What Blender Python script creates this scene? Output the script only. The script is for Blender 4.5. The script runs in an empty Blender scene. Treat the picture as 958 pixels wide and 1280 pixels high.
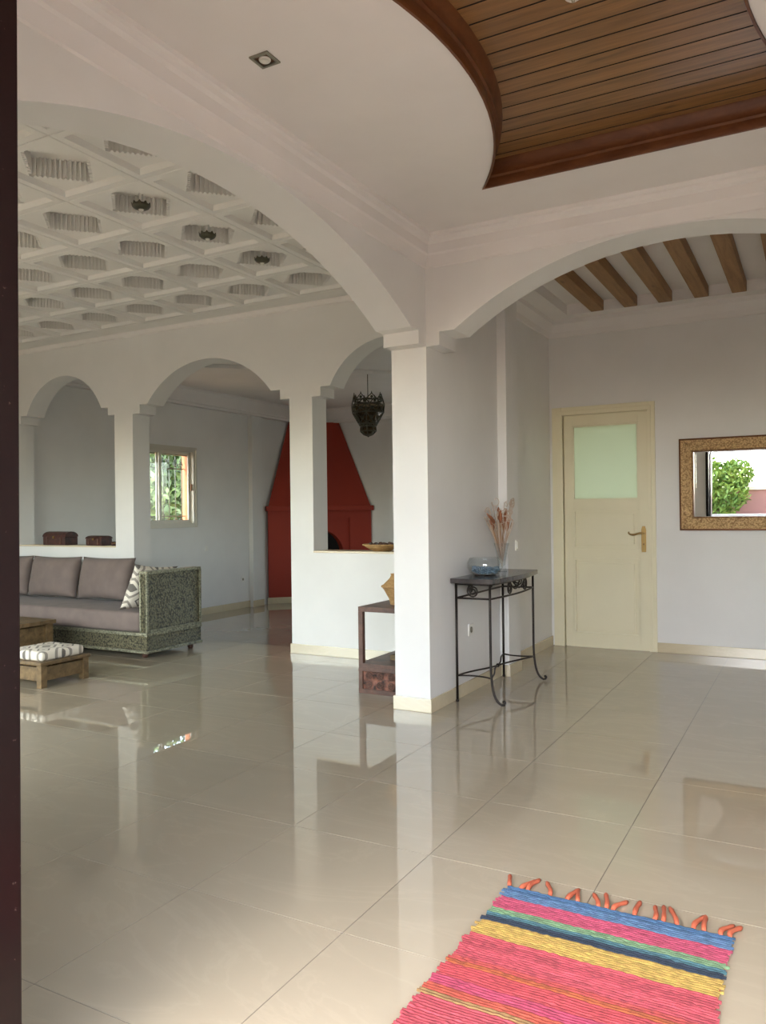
import bpy, bmesh, math, random
from mathutils import Vector, Matrix
random.seed(7)
PI = math.pi
scene = bpy.context.scene
COL = scene.collection

# ------------------------------------------------------------------ camera
F_PX, YAW, PITCH, ROLL, CAM_H = 987.05, 0.50078, 0.001054, -0.012397, 1.25
fwd = Vector((-math.sin(YAW)*math.cos(PITCH), math.cos(YAW)*math.cos(PITCH), math.sin(PITCH)))
r0 = Vector((math.cos(YAW), math.sin(YAW), 0)); u0 = r0.cross(fwd)
rgt = math.cos(ROLL)*r0 + math.sin(ROLL)*u0
upv = -math.sin(ROLL)*r0 + math.cos(ROLL)*u0
cam_d = bpy.data.cameras.new('camera'); cam = bpy.data.objects.new('camera', cam_d); COL.objects.link(cam)
m = Matrix.Identity(4)
for i in range(3):
    m[i][0] = rgt[i]; m[i][1] = upv[i]; m[i][2] = -fwd[i]
m[2][3] = CAM_H
cam.matrix_world = m
cam_d.sensor_fit = 'HORIZONTAL'; cam_d.sensor_width = 36.0; cam_d.lens = 36.0*F_PX/958.0
cam_d.clip_start = 0.02; cam_d.clip_end = 200
scene.camera = cam

# ------------------------------------------------------------------ light and exposure
world = bpy.data.worlds.new('world'); scene.world = world; world.use_nodes = True
wn = world.node_tree.nodes; wl = world.node_tree.links
bg = wn['Background']
sky = wn.new('ShaderNodeTexSky'); sky.sky_type = 'NISHITA'; sky.sun_disc = False
sky.sun_elevation = math.radians(48); sky.sun_rotation = math.radians(180); sky.air_density = 1.0; sky.dust_density = 2.5; sky.ozone_density = 1.0
hs = wn.new('ShaderNodeHueSaturation'); hs.inputs['Saturation'].default_value = 0.7
wl.new(sky.outputs[0], hs.inputs['Color']); wl.new(hs.outputs[0], bg.inputs['Color'])
bg.inputs['Strength'].default_value = 1.0
sun_d = bpy.data.lights.new('sun', 'SUN'); sun_d.energy = 1.0; sun_d.angle = math.radians(1.0); sun_d.color = (1.0, 0.95, 0.88)
sun = bpy.data.objects.new('sun', sun_d); COL.objects.link(sun)
sun.rotation_euler = Vector((0.06, 0.60, -0.80)).to_track_quat('-Z', 'Y').to_euler()

def portal(name, loc, rot, sx, sy):
    d = bpy.data.lights.new(name, 'AREA'); d.shape = 'RECTANGLE'; d.size = sx; d.size_y = sy
    d.cycles.is_portal = True
    o = bpy.data.objects.new(name, d); COL.objects.link(o); o.location = loc; o.rotation_euler = rot
portal('portal_entry', (-0.385, 0.9, 1.27), (PI/2, 0, 0), 2.17, 2.55)
portal('portal_salon', (-6.8, 0.9, 1.25), (PI/2, 0, 0), 2.2, 2.3)
portal('portal_salon_second', (-4.5, 0.9, 1.25), (PI/2, 0, 0), 2.0, 2.3)
portal('portal_lounge', (-8.3, 8.3, 1.66), (PI/2, 0, -PI/2), 1.4, 1.14)
portal('portal_lounge_second', (-3.8, 12.2, 1.5), (PI/2, 0, PI), 2.0, 1.8)
portal('portal_study', (-.81, 9.75, 1.45), (PI/2, 0, PI), 2.3, 2.1)
vs = scene.view_settings
vs.view_transform = 'Standard'; vs.look = 'None'; vs.gamma = 1.0; vs.use_curve_mapping = False
vs.exposure = 1.32
cy = scene.cycles
cy.max_bounces = 14; cy.diffuse_bounces = 8; cy.glossy_bounces = 6; cy.transmission_bounces = 10; cy.transparent_max_bounces = 12
cy.sample_clamp_indirect = 6.0; cy.caustics_reflective = False; cy.caustics_refractive = False
cy.use_denoising = True

# ------------------------------------------------------------------ materials
def S(r, g, b):
    f = lambda c: (c/255/12.92) if c/255 <= 0.04045 else ((c/255+0.055)/1.055)**2.4
    return (f(r), f(g), f(b), 1.0)
def new_mat(name, color=(.8, .8, .8, 1), rough=.5, metal=0, **kw):
    mt = bpy.data.materials.new(name); mt.use_nodes = True
    b = mt.node_tree.nodes['Principled BSDF']
    b.inputs['Base Color'].default_value = color; b.inputs['Roughness'].default_value = rough; b.inputs['Metallic'].default_value = metal
    for k, v in kw.items(): b.inputs[k].default_value = v
    return mt, mt.node_tree.nodes, mt.node_tree.links, b
def ramp(n, stops, interp='LINEAR'):
    r = n.new('ShaderNodeValToRGB'); cr = r.color_ramp; cr.interpolation = interp
    while len(cr.elements) < len(stops): cr.elements.new(0.5)
    for e, (p, c) in zip(cr.elements, stops): e.position = p; e.color = c
    return r
def coords(n, l, scale=(1, 1, 1), src='Object'):
    tc = n.new('ShaderNodeTexCoord'); mp = n.new('ShaderNodeMapping'); mp.inputs['Scale'].default_value = scale
    l.new(tc.outputs[src], mp.inputs['Vector']); return mp
def noise(n, l, vec, scale, detail=4, rough=.55, dist=0):
    t = n.new('ShaderNodeTexNoise'); t.inputs['Scale'].default_value = scale; t.inputs['Detail'].default_value = detail
    t.inputs['Roughness'].default_value = rough; t.inputs['Distortion'].default_value = dist
    l.new(vec.outputs[0], t.inputs['Vector']); return t
def bump(n, l, b, h, strength, dist):
    bp = n.new('ShaderNodeBump'); bp.inputs['Strength'].default_value = strength; bp.inputs['Distance'].default_value = dist
    l.new(h, bp.inputs['Height']); l.new(bp.outputs[0], b.inputs['Normal']); return bp

def mat_paint(name, c, rough=.55):
    mt, n, l, b = new_mat(name, c, rough)
    v = coords(n, l); t = noise(n, l, v, 2.2, 3); c2 = tuple(x*.955 for x in c[:3])+(1,)
    r = ramp(n, [(.35, c2), (.65, c)]); l.new(t.outputs[0], r.inputs[0]); l.new(r.outputs[0], b.inputs['Base Color'])
    t2 = noise(n, l, v, 90, 3); bump(n, l, b, t2.outputs[0], .05, .004)
    return mt
WALL = mat_paint('white_wall_paint', (.755, .75, .73, 1))
PLASTER = mat_paint('white_plaster', (.76, .755, .73, 1), .65)
CEIL = mat_paint('ceiling_paint', (.77, .745, .725, 1), .6)
TERRA = mat_paint('terracotta_render', S(222, 138, 96), .8)
GWALL = mat_paint('brown_garden_render', S(150, 104, 92), .85)
PSTONE = mat_paint('planter_stone', S(150, 146, 136), .8)
RED = mat_paint('red_fireplace_render', S(150, 46, 26), .6)
MATT_BLACK, *_ = new_mat('matt_black', (.006, .005, .005, 1), .9)

def mat_tile(name, c, rough, vein=True):
    mt, n, l, b = new_mat(name, c, rough)
    oi = n.new('ShaderNodeObjectInfo')
    g = n.new('ShaderNodeNewGeometry')
    mp = n.new('ShaderNodeMapping'); l.new(g.outputs['Position'], mp.inputs['Vector']); mp.inputs['Scale'].default_value = (.55, 1.5, 1); mp.inputs['Rotation'].default_value = (0, 0, -.5)
    t = noise(n, l, mp, 1.7, 8, .62, 1.6)
    b.inputs['IOR'].default_value = 1.85
    dk = tuple(x*.965 for x in c[:3])+(1,); lt = tuple(min(1, x*1.045) for x in c[:3])+(1,)
    r = ramp(n, [(.3, dk), (.48, c), (.505, lt), (.53, c), (.75, dk)]); l.new(t.outputs[0], r.inputs[0])
    mx = n.new('ShaderNodeMix'); mx.data_type = 'RGBA'; mx.blend_type = 'MULTIPLY'; mx.inputs['Factor'].default_value = 1
    rv = ramp(n, [(0, (.965, .965, .965, 1)), (1, (1.02, 1.02, 1.02, 1))]); l.new(oi.outputs['Random'], rv.inputs[0])
    l.new(r.outputs[0], mx.inputs['A']); l.new(rv.outputs[0], mx.inputs['B']); l.new(mx.outputs['Result'], b.inputs['Base Color'])
    return mt
TILE = mat_tile('polished_beige_tile', S(166, 155, 135), .012)
BASEB = mat_tile('beige_skirting_tile', S(200, 187, 158), .2)
GROUT, *_ = new_mat('grout', S(104, 96, 84), .8)
LEDGE = mat_tile('ledge_stone', S(214, 200, 172), .25)
PAVE = mat_paint('terrace_paving', S(134, 118, 104), .8)
SOIL = mat_paint('garden_soil', S(160, 130, 96), .9)

def mat_wood(name, c1, c2, scale=(1, 14, 14), rough=.4, knots=True):
    mt, n, l, b = new_mat(name, c1, rough)
    oi = n.new('ShaderNodeObjectInfo'); tc = n.new('ShaderNodeTexCoord')
    ad = n.new('ShaderNodeVectorMath'); ad.operation = 'ADD'
    sc = n.new('ShaderNodeVectorMath'); sc.operation = 'SCALE'; sc.inputs[0].default_value = (7.3, 3.1, 5.7)
    l.new(oi.outputs['Random'], sc.inputs['Scale']); l.new(tc.outputs['Object'], ad.inputs[0]); l.new(sc.outputs[0], ad.inputs[1])
    mp = n.new('ShaderNodeMapping'); mp.inputs['Scale'].default_value = scale; l.new(ad.outputs[0], mp.inputs['Vector'])
    t = noise(n, l, mp, 2.0, 7, .65, .6)
    mid = tuple((a+b_)/2 for a, b_ in zip(c1, c2))
    r = ramp(n, [(.3, c2), (.5, mid), (.68, c1)]); l.new(t.outputs[0], r.inputs[0])
    out = r.outputs[0]
    if knots:
        mk = n.new('ShaderNodeMapping'); mk.inputs['Scale'].default_value = tuple(max(1.6, s*.55) if s > 2 else s*2.2 for s in scale); l.new(ad.outputs[0], mk.inputs['Vector'])
        vo = n.new('ShaderNodeTexVoronoi'); vo.inputs['Scale'].default_value = 1.1; l.new(mk.outputs[0], vo.inputs['Vector'])
        kr = ramp(n, [(.0, (.2, .15, .12, 1)), (.16, (1, 1, 1, 1))]); l.new(vo.outputs['Distance'], kr.inputs[0])
        mx = n.new('ShaderNodeMix'); mx.data_type = 'RGBA'; mx.blend_type = 'MULTIPLY'; mx.inputs['Factor'].default_value = .8
        l.new(out, mx.inputs['A']); l.new(kr.outputs[0], mx.inputs['B']); out = mx.outputs['Result']
    l.new(out, b.inputs['Base Color'])
    bump(n, l, b, t.outputs[0], .12, .004)
    return mt
PLANK = mat_wood('stained_ceiling_plank', S(148, 108, 66), S(104, 74, 42), (1.2, 16, 16), .38)
TRIMW = mat_wood('dark_stained_trim', S(112, 68, 38), S(80, 46, 24), (3, 3, 10), .42, False)
TRIMW.node_tree.nodes['Principled BSDF'].inputs['Specular IOR Level'].default_value = .25
BEAMW = mat_wood('rough_pine_beam', S(158, 120, 78), S(122, 88, 52), (12, 1.0, 12), .6)
OLDW = mat_wood('carved_old_wood', S(128, 104, 70), S(74, 58, 36), (9, 9, 9), .5, False)
REDW = mat_wood('reddish_carved_wood', S(104, 72, 58), S(62, 40, 32), (6, 6, 6), .45, False)
STRAW = mat_wood('straw', S(196, 160, 108), S(150, 112, 66), (20, 20, 40), .7, False)
JAMB, n_, l_, b_ = new_mat('dark_brown_gloss_paint', S(22, 10, 9), .3, **{'Specular IOR Level': .25})
v_ = coords(n_, l_, (1, 1, 1)); t_ = noise(n_, l_, v_, 60, 4, .6); r_ = ramp(n_, [(.0, S(18, 8, 7)), (.69, S(25, 11, 10)), (.76, S(110, 90, 80))]); l_.new(t_.outputs[0], r_.inputs[0]); l_.new(r_.outputs[0], b_.inputs['Base Color'])
DOORP = mat_paint('cream_door_paint', S(226, 219, 190), .35)
ALU, *_ = new_mat('white_aluminium', S(205, 200, 186), .35)
GRILLE, *_ = new_mat('painted_iron_grille', S(120, 122, 112), .5)
IRON, n_, l_, b_ = new_mat('dark_wrought_iron', S(44, 38, 34), .45, .6)
t_ = noise(n_, l_, coords(n_, l_), 70, 4); bump(n_, l_, b_, t_.outputs[0], .2, .003)
SLATE, n_, l_, b_ = new_mat('dark_stone_top', S(62, 58, 58), .18)
t_ = noise(n_, l_, coords(n_, l_), 14, 6); r_ = ramp(n_, [(.35, S(50, 46, 46)), (.7, S(82, 76, 74))]); l_.new(t_.outputs[0], r_.inputs[0]); l_.new(r_.outputs[0], b_.inputs['Base Color'])
BRASS, *_ = new_mat('aged_brass', S(150, 124, 78), .35, .9)
PLASTIC, *_ = new_mat('white_plastic', S(226, 224, 218), .3)
BULB, *_ = new_mat('lamp_lens', S(214, 214, 206), .15)
STEEL, *_ = new_mat('brushed_steel', S(150, 146, 132), .35, .9)

def mat_emboss(name, c1, c2, metal, scale, rough=.35, strength=.8):
    mt, n, l, b = new_mat(name, c1, rough, metal)
    v = coords(n, l)
    vo = n.new('ShaderNodeTexVoronoi'); vo.inputs['Scale'].default_value = scale; vo.feature = 'SMOOTH_F1'; l.new(v.outputs[0], vo.inputs['Vector'])
    t = noise(n, l, v, scale*1.6, 3, .6, 1.5)
    ma = n.new('ShaderNodeMath'); ma.operation = 'MULTIPLY'; l.new(vo.outputs['Distance'], ma.inputs[0]); l.new(t.outputs[0], ma.inputs[1])
    r = ramp(n, [(.12, c1), (.34, c2)]); l.new(ma.outputs[0], r.inputs[0]); l.new(r.outputs[0], b.inputs['Base Color'])
    bump(n, l, b, ma.outputs[0], strength, .02)
    return mt
SOFAM = mat_emboss('embossed_silver_metal', S(116, 111, 86), S(34, 32, 23), .5, 66, .4)
SOFAR = mat_emboss('silver_metal_moulding', S(160, 158, 136), S(92, 90, 74), .6, 70, .35, .3)
GOLD = mat_emboss('embossed_gilt_brass', S(216, 184, 134), S(150, 116, 76), .55, 80, .36, .6)
GOLDD, *_ = new_mat('dark_brass_edge', S(96, 62, 36), .35, .7)
CARVE = mat_emboss('pierced_carved_wood', S(132, 84, 66), S(36, 18, 14), 0, 26, .5, 1.0)
LANT, *_ = new_mat('dark_bronze_lantern', S(78, 76, 62), .4, .6)
BLEATH, n_, l_, b_ = new_mat('brown_leather_box', S(84, 40, 32), .45)
t_ = noise(n_, l_, coords(n_, l_), 30, 5); r_ = ramp(n_, [(.3, S(42, 20, 17)), (.7, S(80, 42, 33))]); l_.new(t_.outputs[0], r_.inputs[0]); l_.new(r_.outputs[0], b_.inputs['Base Color'])

def mat_fabric(name, c):
    mt, n, l, b = new_mat(name, c, .85)
    b.inputs['Sheen Weight'].default_value = .06
    v = coords(n, l); t = noise(n, l, v, 7, 4)
    r = ramp(n, [(.3, tuple(x*.85 for x in c[:3])+(1,)), (.7, tuple(x*1.1 for x in c[:3])+(1,))]); l.new(t.outputs[0], r.inputs[0]); l.new(r.outputs[0], b.inputs['Base Color'])
    t2 = noise(n, l, v, 240, 2); bump(n, l, b, t2.outputs[0], .15, .003)
    return mt
VELVET = mat_fabric('taupe_velvet', S(116, 102, 96))

def mat_kilim(name, k, light, dark, mid):
    mt, n, l, b = new_mat(name, light, .9)
    tc = n.new('ShaderNodeTexCoord'); sp = n.new('ShaderNodeSeparateXYZ'); l.new(tc.outputs['Object'], sp.inputs[0])
    def M(op, a, bb=None, c=None):
        x = n.new('ShaderNodeMath'); x.operation = op
        for i, s in enumerate((a, bb, c)):
            if s is None: continue
            if isinstance(s, (int, float)): x.inputs[i].default_value = s
            else: l.new(s, x.inputs[i])
        return x.outputs[0]
    u = M('PINGPONG', M('MULTIPLY', sp.outputs[0], k), .5); v = M('PINGPONG', M('MULTIPLY', sp.outputs[1], k), .5)
    d = M('ADD', u, v)
    r = ramp(n, [(0, dark), (.18, light), (.34, mid), (.46, light), (.72, dark), (.80, light), (.93, mid)], 'CONSTANT'); l.new(d, r.inputs[0])
    l.new(r.outputs[0], b.inputs['Base Color'])
    t2 = noise(n, l, coords(n, l), 160, 2); bump(n, l, b, t2.outputs[0], .2, .004)
    return mt
KILIM = mat_kilim('grey_white_kilim', 4.6, S(222, 214, 200), S(110, 104, 98), S(150, 142, 132))

def mat_glass(name, c, rough=0.0, ior=1.45, alpha=None):
    mt = bpy.data.materials.new(name); mt.use_nodes = True; n = mt.node_tree.nodes; l = mt.node_tree.links
    n.remove(n['Principled BSDF']); out = n['Material Output']
    tr = n.new('ShaderNodeBsdfTransparent'); tr.inputs[0].default_value = c
    gl = n.new('ShaderNodeBsdfGlossy'); gl.inputs['Roughness'].default_value = rough
    lw = n.new('ShaderNodeLayerWeight'); pw_ = n.new('ShaderNodeMath'); pw_.operation = 'POWER'; pw_.inputs[1].default_value = 4.0; l.new(lw.outputs['Facing'], pw_.inputs[0])
    fr = n.new('ShaderNodeMath'); fr.operation = 'MULTIPLY_ADD'; fr.inputs[1].default_value = .75; fr.inputs[2].default_value = (ior-1)**2/(ior+1)**2; l.new(pw_.outputs[0], fr.inputs[0])
    mx = n.new('ShaderNodeMixShader'); l.new(fr.outputs[0], mx.inputs[0]); l.new(tr.outputs[0], mx.inputs[1]); l.new(gl.outputs[0], mx.inputs[2]); l.new(mx.outputs[0], out.inputs[0])
    return mt
LANTG = mat_glass('amber_lantern_glass', (.42, .32, .2, 1), .1)
PANE = mat_glass('clear_window_glass', (.93, .96, .93, 1))
GLASS = mat_glass('clear_glass', (.955, .97, .975, 1), .02, 1.5)
FROST = bpy.data.materials.new('frosted_green_glass'); FROST.use_nodes = True
n_ = FROST.node_tree.nodes; l_ = FROST.node_tree.links; n_.remove(n_['Principled BSDF'])
tl_ = n_.new('ShaderNodeBsdfTranslucent'); tl_.inputs[0].default_value = S(228, 230, 206)
df_ = n_.new('ShaderNodeBsdfPrincipled'); df_.inputs['Base Color'].default_value = S(176, 190, 170); df_.inputs['Roughness'].default_value = .25
mx_ = n_.new('ShaderNodeMixShader'); mx_.inputs[0].default_value = .3; l_.new(tl_.outputs[0], mx_.inputs[1]); l_.new(df_.outputs[0], mx_.inputs[2]); l_.new(mx_.outputs[0], n_['Material Output'].inputs[0])
MIRROR, *_ = new_mat('mirror_silver', (.93, .95, .94, 1), .0, 1.0)
PEBBLE, *_ = new_mat('blue_glass_pebble', S(120, 142, 158), .12)
DRIED, *_ = new_mat('dried_stem', S(176, 140, 106), .8)
SEED, *_ = new_mat('dried_seed_head', S(150, 96, 66), .85)
CURL, *_ = new_mat('bleached_curly_twig', S(196, 176, 158), .8)
def mat_leaf(name, a, b2):
    mt, n, l, b = new_mat(name, a, .55)
    t = noise(n, l, coords(n, l), 3.0, 3); r = ramp(n, [(.35, b2), (.65, a)]); l.new(t.outputs[0], r.inputs[0]); l.new(r.outputs[0], b.inputs['Base Color'])
    return mt
LEAF = mat_leaf('bright_leaf', S(140, 160, 70), S(90, 116, 48))
LEAFD = mat_leaf('olive_leaf', S(96, 118, 60), S(56, 76, 38))
BARK, *_ = new_mat('bark', S(92, 74, 58), .9)
COTTON, *_ = new_mat('orange_cotton_fringe', S(168, 84, 56), .9)

# ------------------------------------------------------------------ geometry helpers
class MB:
    def __init__(s): s.v = []; s.f = []; s.sm = []
    def add(s, vs_, fs, smooth=False):
        o = len(s.v); s.v += [tuple(x) for x in vs_]; s.f += [tuple(i+o for i in f) for f in fs]; s.sm += [smooth]*len(fs); return s
    def box(s, x0, x1, y0, y1, z0, z1):
        return s.add([(x0,y0,z0),(x1,y0,z0),(x1,y1,z0),(x0,y1,z0),(x0,y0,z1),(x1,y0,z1),(x1,y1,z1),(x0,y1,z1)],
              [(0,3,2,1),(4,5,6,7),(0,1,5,4),(1,2,6,5),(2,3,7,6),(3,0,4,7)])
    def prism(s, poly, axis, a, b):
        """poly: 2D ccw outline, extruded along axis (0,1,2) between a and b"""
        def P(q, t): return {0: (t, q[0], q[1]), 1: (q[0], t, q[1]), 2: (q[0], q[1], t)}[axis]
        k = len(poly); vs_ = [P(q, a) for q in poly]+[P(q, b) for q in poly]
        return s.add(vs_, [tuple(range(k))[::-1], tuple(range(k, 2*k))]+[(i, (i+1) % k, k+(i+1) % k, k+i) for i in range(k)])
    def tube(s, pts, r, n=8, closed=False, caps=True):
        pts = [Vector(p) for p in pts]; k = len(pts)
        rs = r if isinstance(r, (list, tuple)) else [r]*k
        vs_ = []; nrm = None
        for i, p in enumerate(pts):
            if closed: t = (pts[(i+1) % k]-pts[i-1])
            else: t = pts[min(i+1, k-1)]-pts[max(i-1, 0)]
            if t.length < 1e-9: t = Vector((0, 0, 1))
            t.normalize()
            if nrm is None:
                a = Vector((0, 0, 1)) if abs(t.z) < .9 else Vector((1, 0, 0)); nrm = (a-a.dot(t)*t).normalized()
            else:
                nrm = nrm-nrm.dot(t)*t
                nrm = nrm.normalized() if nrm.length > 1e-6 else Vector((1, 0, 0))
            bn = t.cross(nrm)
            vs_ += [p+rs[i]*(math.cos(2*PI*j/n)*nrm+math.sin(2*PI*j/n)*bn) for j in range(n)]
        fs = [(i*n+j, i*n+(j+1) % n, ((i+1) % k)*n+(j+1) % n, ((i+1) % k)*n+j) for i in range(k if closed else k-1) for j in range(n)]
        s.add(vs_, fs, True)
        if caps and not closed: s.add(vs_[:n], [tuple(range(n))[::-1]]); s.add(vs_[-n:], [tuple(range(n))])
        return s
    def lathe(s, prof, n=24, c=(0, 0, 0), smooth=True, phase=0):
        vs_ = [(c[0]+r*math.cos(phase+2*PI*j/n), c[1]+r*math.sin(phase+2*PI*j/n), c[2]+z) for r, z in prof for j in range(n)]
        fs = [(i*n+j, i*n+(j+1) % n, (i+1)*n+(j+1) % n, (i+1)*n+j) for i in range(len(prof)-1) for j in range(n)]
        return s.add(vs_, fs, smooth)
    def ball(s, c, r, n=10, sc=(1, 1, 1)):
        k = n//2; prof = [(max(1e-4, r*math.sin(PI*i/k)), -r*math.cos(PI*i/k)) for i in range(k+1)]
        o = len(s.v); s.lathe(prof, n)
        for i in range(o, len(s.v)): v = s.v[i]; s.v[i] = (c[0]+v[0]*sc[0], c[1]+v[1]*sc[1], c[2]+v[2]*sc[2])
        return s
    def xf(s, M, start=0):
        for i in range(start, len(s.v)): s.v[i] = tuple(M @ Vector(s.v[i]))
        return s
    def mesh(s, name, mat, bevel=0, merge=True, sharp=None):
        me = bpy.data.meshes.new(name); me.from_pydata(s.v, [], s.f)
        for p, q in zip(me.polygons, s.sm): p.use_smooth = q
        bm = bmesh.new(); bm.from_mesh(me)
        if merge: bmesh.ops.remove_doubles(bm, verts=bm.verts, dist=1e-5)
        bmesh.ops.recalc_face_normals(bm, faces=bm.faces)
        if bevel:
            ed = [e for e in bm.edges if len(e.link_faces) == 2 and e.calc_face_angle(0) > .6]
            bmesh.ops.bevel(bm, geom=ed, offset=bevel, segments=2, affect='EDGES', profile=.6, clamp_overlap=True)
        bm.to_mesh(me); bm.free()
        if sharp is not None:
            for p in me.polygons: p.use_smooth = True
            me.set_sharp_from_angle(angle=sharp)
        if isinstance(mat, (list, tuple)):
            for q in mat: me.materials.append(q)
        else: me.materials.append(mat)
        return me
    def build(s, name, mat, parent=None, loc=(0, 0, 0), bevel=0, **kw):
        return link(name, s.mesh(name, mat, bevel, **kw), parent, loc)
def link(name, me, parent=None, loc=(0, 0, 0), rot=(0, 0, 0)):
    o = bpy.data.objects.new(name, me); COL.objects.link(o); o.location = loc; o.rotation_euler = rot
    if parent: o.parent = parent
    return o
def tag(o, label, cat, group=None, kind=None):
    o['label'] = label
    if cat: o['category'] = cat
    if group: o['group'] = group
    if kind: o['kind'] = kind
    return o
def thing(name, label, cat, loc=(0, 0, 0), rz=0, group=None, kind=None):
    o = bpy.data.objects.new(name, None); COL.objects.link(o); o.location = loc; o.rotation_euler = (0, 0, rz); o.empty_display_size = .1
    return tag(o, label, cat, group, kind)
def struct(o, label, cat): return tag(o, label, cat, kind='structure')
def copy_tree(o, parent=None):
    c = o.copy(); COL.objects.link(c); c.parent = parent
    for ch in o.children: copy_tree(ch, c)
    return c
def bez(p0, p1, p2, p3, k=10):
    p0, p1, p2, p3 = map(Vector, (p0, p1, p2, p3))
    return [p0*(1-t)**3+p1*3*t*(1-t)**2+p2*3*t*t*(1-t)+p3*t**3 for t in [i/k for i in range(k+1)]]

# ------------------------------------------------------------------ walls with arches
def arch_poly(u0, u1, z1, z2, step1, step2, apex, left=True, right=True, seg=28):
    """corbelled arch: two square steps then a segmental arc"""
    a = u0+step1+step2; b = u1-step1-step2; half = (b-a)/2; rise = apex-z2
    R = (half*half+rise*rise)/(2*rise); cu = (a+b)/2; cz = apex-R
    th = math.asin(min(1, half/R))
    p = [(u0, z1), (u0+step1, z1), (u0+step1, z2), (a, z2)]
    p += [(cu+R*math.sin(-th+2*th*i/seg), cz+R*math.cos(-th+2*th*i/seg)) for i in range(1, seg)]
    p += [(b, z2), (u1-step1, z2), (u1-step1, z1), (u1, z1)]
    return p
def arch_wall(name, mat, axis, t0, t1, u0, u1, z0, z1, openings, label):
    """wall in the plane across `axis` (0: X const, 1: Y const); openings: (polyline, sill)"""
    mb = MB()
    def P(u, z, t): return (t, u, z) if axis == 0 else (u, t, z)
    def face(q):
        for t in (t0, t1): mb.add([P(u, z, t) for u, z in q], [tuple(range(len(q)))])
    def strip(a, b, sm=False): mb.add([P(*a, t0), P(*b, t0), P(*b, t1), P(*a, t1)], [(0, 1, 2, 3)], sm)
    cur = u0
    for poly, sill in openings:
        a, b = poly[0][0], poly[-1][0]
        if a > cur+1e-6: face([(cur, z0), (a, z0), (a, z1), (cur, z1)])
        for (p, q) in zip(poly, poly[1:]):
            if abs(p[0]-q[0]) > 1e-6: face([p, q, (q[0], z1), (p[0], z1)])
            if abs(p[0]-q[0]) < 1e-6 or abs(p[1]-q[1]) < 1e-6: strip(p, q)
        arc = poly[3:-3] if len(poly) > 8 else []
        if arc:
            k = len(arc); mb.add([P(u, z, t0) for u, z in arc]+[P(u, z, t1) for u, z in arc], [(i, i+1, k+i+1, k+i) for i in range(k-1)], True)
        if a > u0+.01: strip((a, max(sill, z0)), poly[0])
        if b < u1-.01: strip(poly[-1], (b, max(sill, z0)))
        if sill > z0: face([(a, z0), (b, z0), (b, sill), (a, sill)]); strip((a, sill), (b, sill))
        cur = b
    if cur < u1-1e-6: face([(cur, z0), (u1, z0), (u1, z1), (cur, z1)])
    e0 = openings[0][0][0][1] if openings and openings[0][0][0][0] < u0+.01 else z0
    e1 = openings[-1][0][-1][1] if openings and openings[-1][0][-1][0] > u1-.01 else z0
    strip((u0, e0), (u0, z1)); strip((u1, e1), (u1, z1)); strip((u0, z1), (u1, z1))
    o = mb.build(name, mat, merge=False)
    return struct(o, label, 'wall')
XL, XP, XR = -2.36, -2.115, 0.765       # wall between hall and salon, its hall face, right wall
YF, YA, YD = 1.05, 4.45, 7.22           # front wall, cross arch, door wall
YB0, YB1 = 5.84, 6.07                   # arcade wall
XW, YK = -8.13, 12.03                   # outer left wall, lounge back wall
ZT, ZL = 3.40, -0.26                    # wall tops, lounge floor
rect = lambda a, b, h: [(a, h), (b, h)]
arch_wall('wall_left', WALL, 0, XL, XP, YF, 5.70, 0, ZT, [(arch_poly(YF, YA, 2.283, 2.366, .105, .10, 2.747), 0)], 'white wall with the wide low arch opening from the hall to the salon')
arch_wall('wall_passage', WALL, 0, XL, -2.165, 5.97, YK, ZL, ZT, [], 'white side wall running from the pilaster past the cream door')
struct(MB().box(XL, -2.045, 5.70, 5.97, 0, ZT).build('trim_1', WALL, bevel=.004), 'slim white pilaster standing out of the side wall behind the iron console', 'pilaster')
arch_wall('wall_cross', WALL, 1, YA, 4.70, XP, XR, 0, ZT, [(arch_poly(XP, XR, 2.283, 2.366, .09, .10, 2.770), 0)], 'white arched cross beam in front of the wooden ceiling beams')
arch_wall('wall_arcade', WALL, 1, YB0, YB1, XW, XL, 0, ZT,
    [(arch_poly(-7.92, -6.354, 2.30, 2.385, .095, .10, 2.775), .925),
     (arch_poly(-6.095, -4.145, 2.29, 2.38, .10, .105, 2.752), 0),
     (arch_poly(-3.90, XL-.001, 2.288, 2.37, .09, .10, 2.737), .905)], 'white arcade wall of three corbelled arches behind the sofa')
arch_wall('wall_back', WALL, 1, YD, YD+.22, -2.165, XR, 0, ZT, [(rect(-2.10, -1.26, 2.165), 0)], 'white end wall holding the cream door and the brass framed mirror')
arch_wall('wall_front', WALL, 1, .85, YF, XW-.22, XR+.22, 0, ZT, [(rect(-7.9, -5.7, 2.4), .10), (rect(-5.5, -3.5, 2.4), .10), (rect(-1.47, .70, 2.55), 0)], 'white front wall with the entrance doorway')
arch_wall('wall_right', WALL, 0, XR, XR+.22, YF, 9.8, 0, ZT, [], 'white right hand wall of the entrance hall')
WY0, WY1, WZ0, WZ1 = 7.60, 9.02, 1.09, 2.235
arch_wall('wall_outer', WALL, 0, XW-.25, XW, YF, YK+.22, ZL, ZT, [(rect(WY0, WY1, WZ1), WZ0)], 'long white outer wall with the barred window')
arch_wall('wall_lounge', WALL, 1, YK, YK+.22, XW, XL, ZL, ZT, [(rect(-4.8, -2.8, 2.4), .6)], 'white back wall of the fireplace lounge')  # opening added out of view to let more daylight into the lounge
arch_wall('wall_study', WALL, 1, 9.6, 9.8, -2.165, XR, 0, ZT, [(rect(-1.98, .35, 2.5), .4)], 'white back wall of the room behind the cream door')
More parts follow.
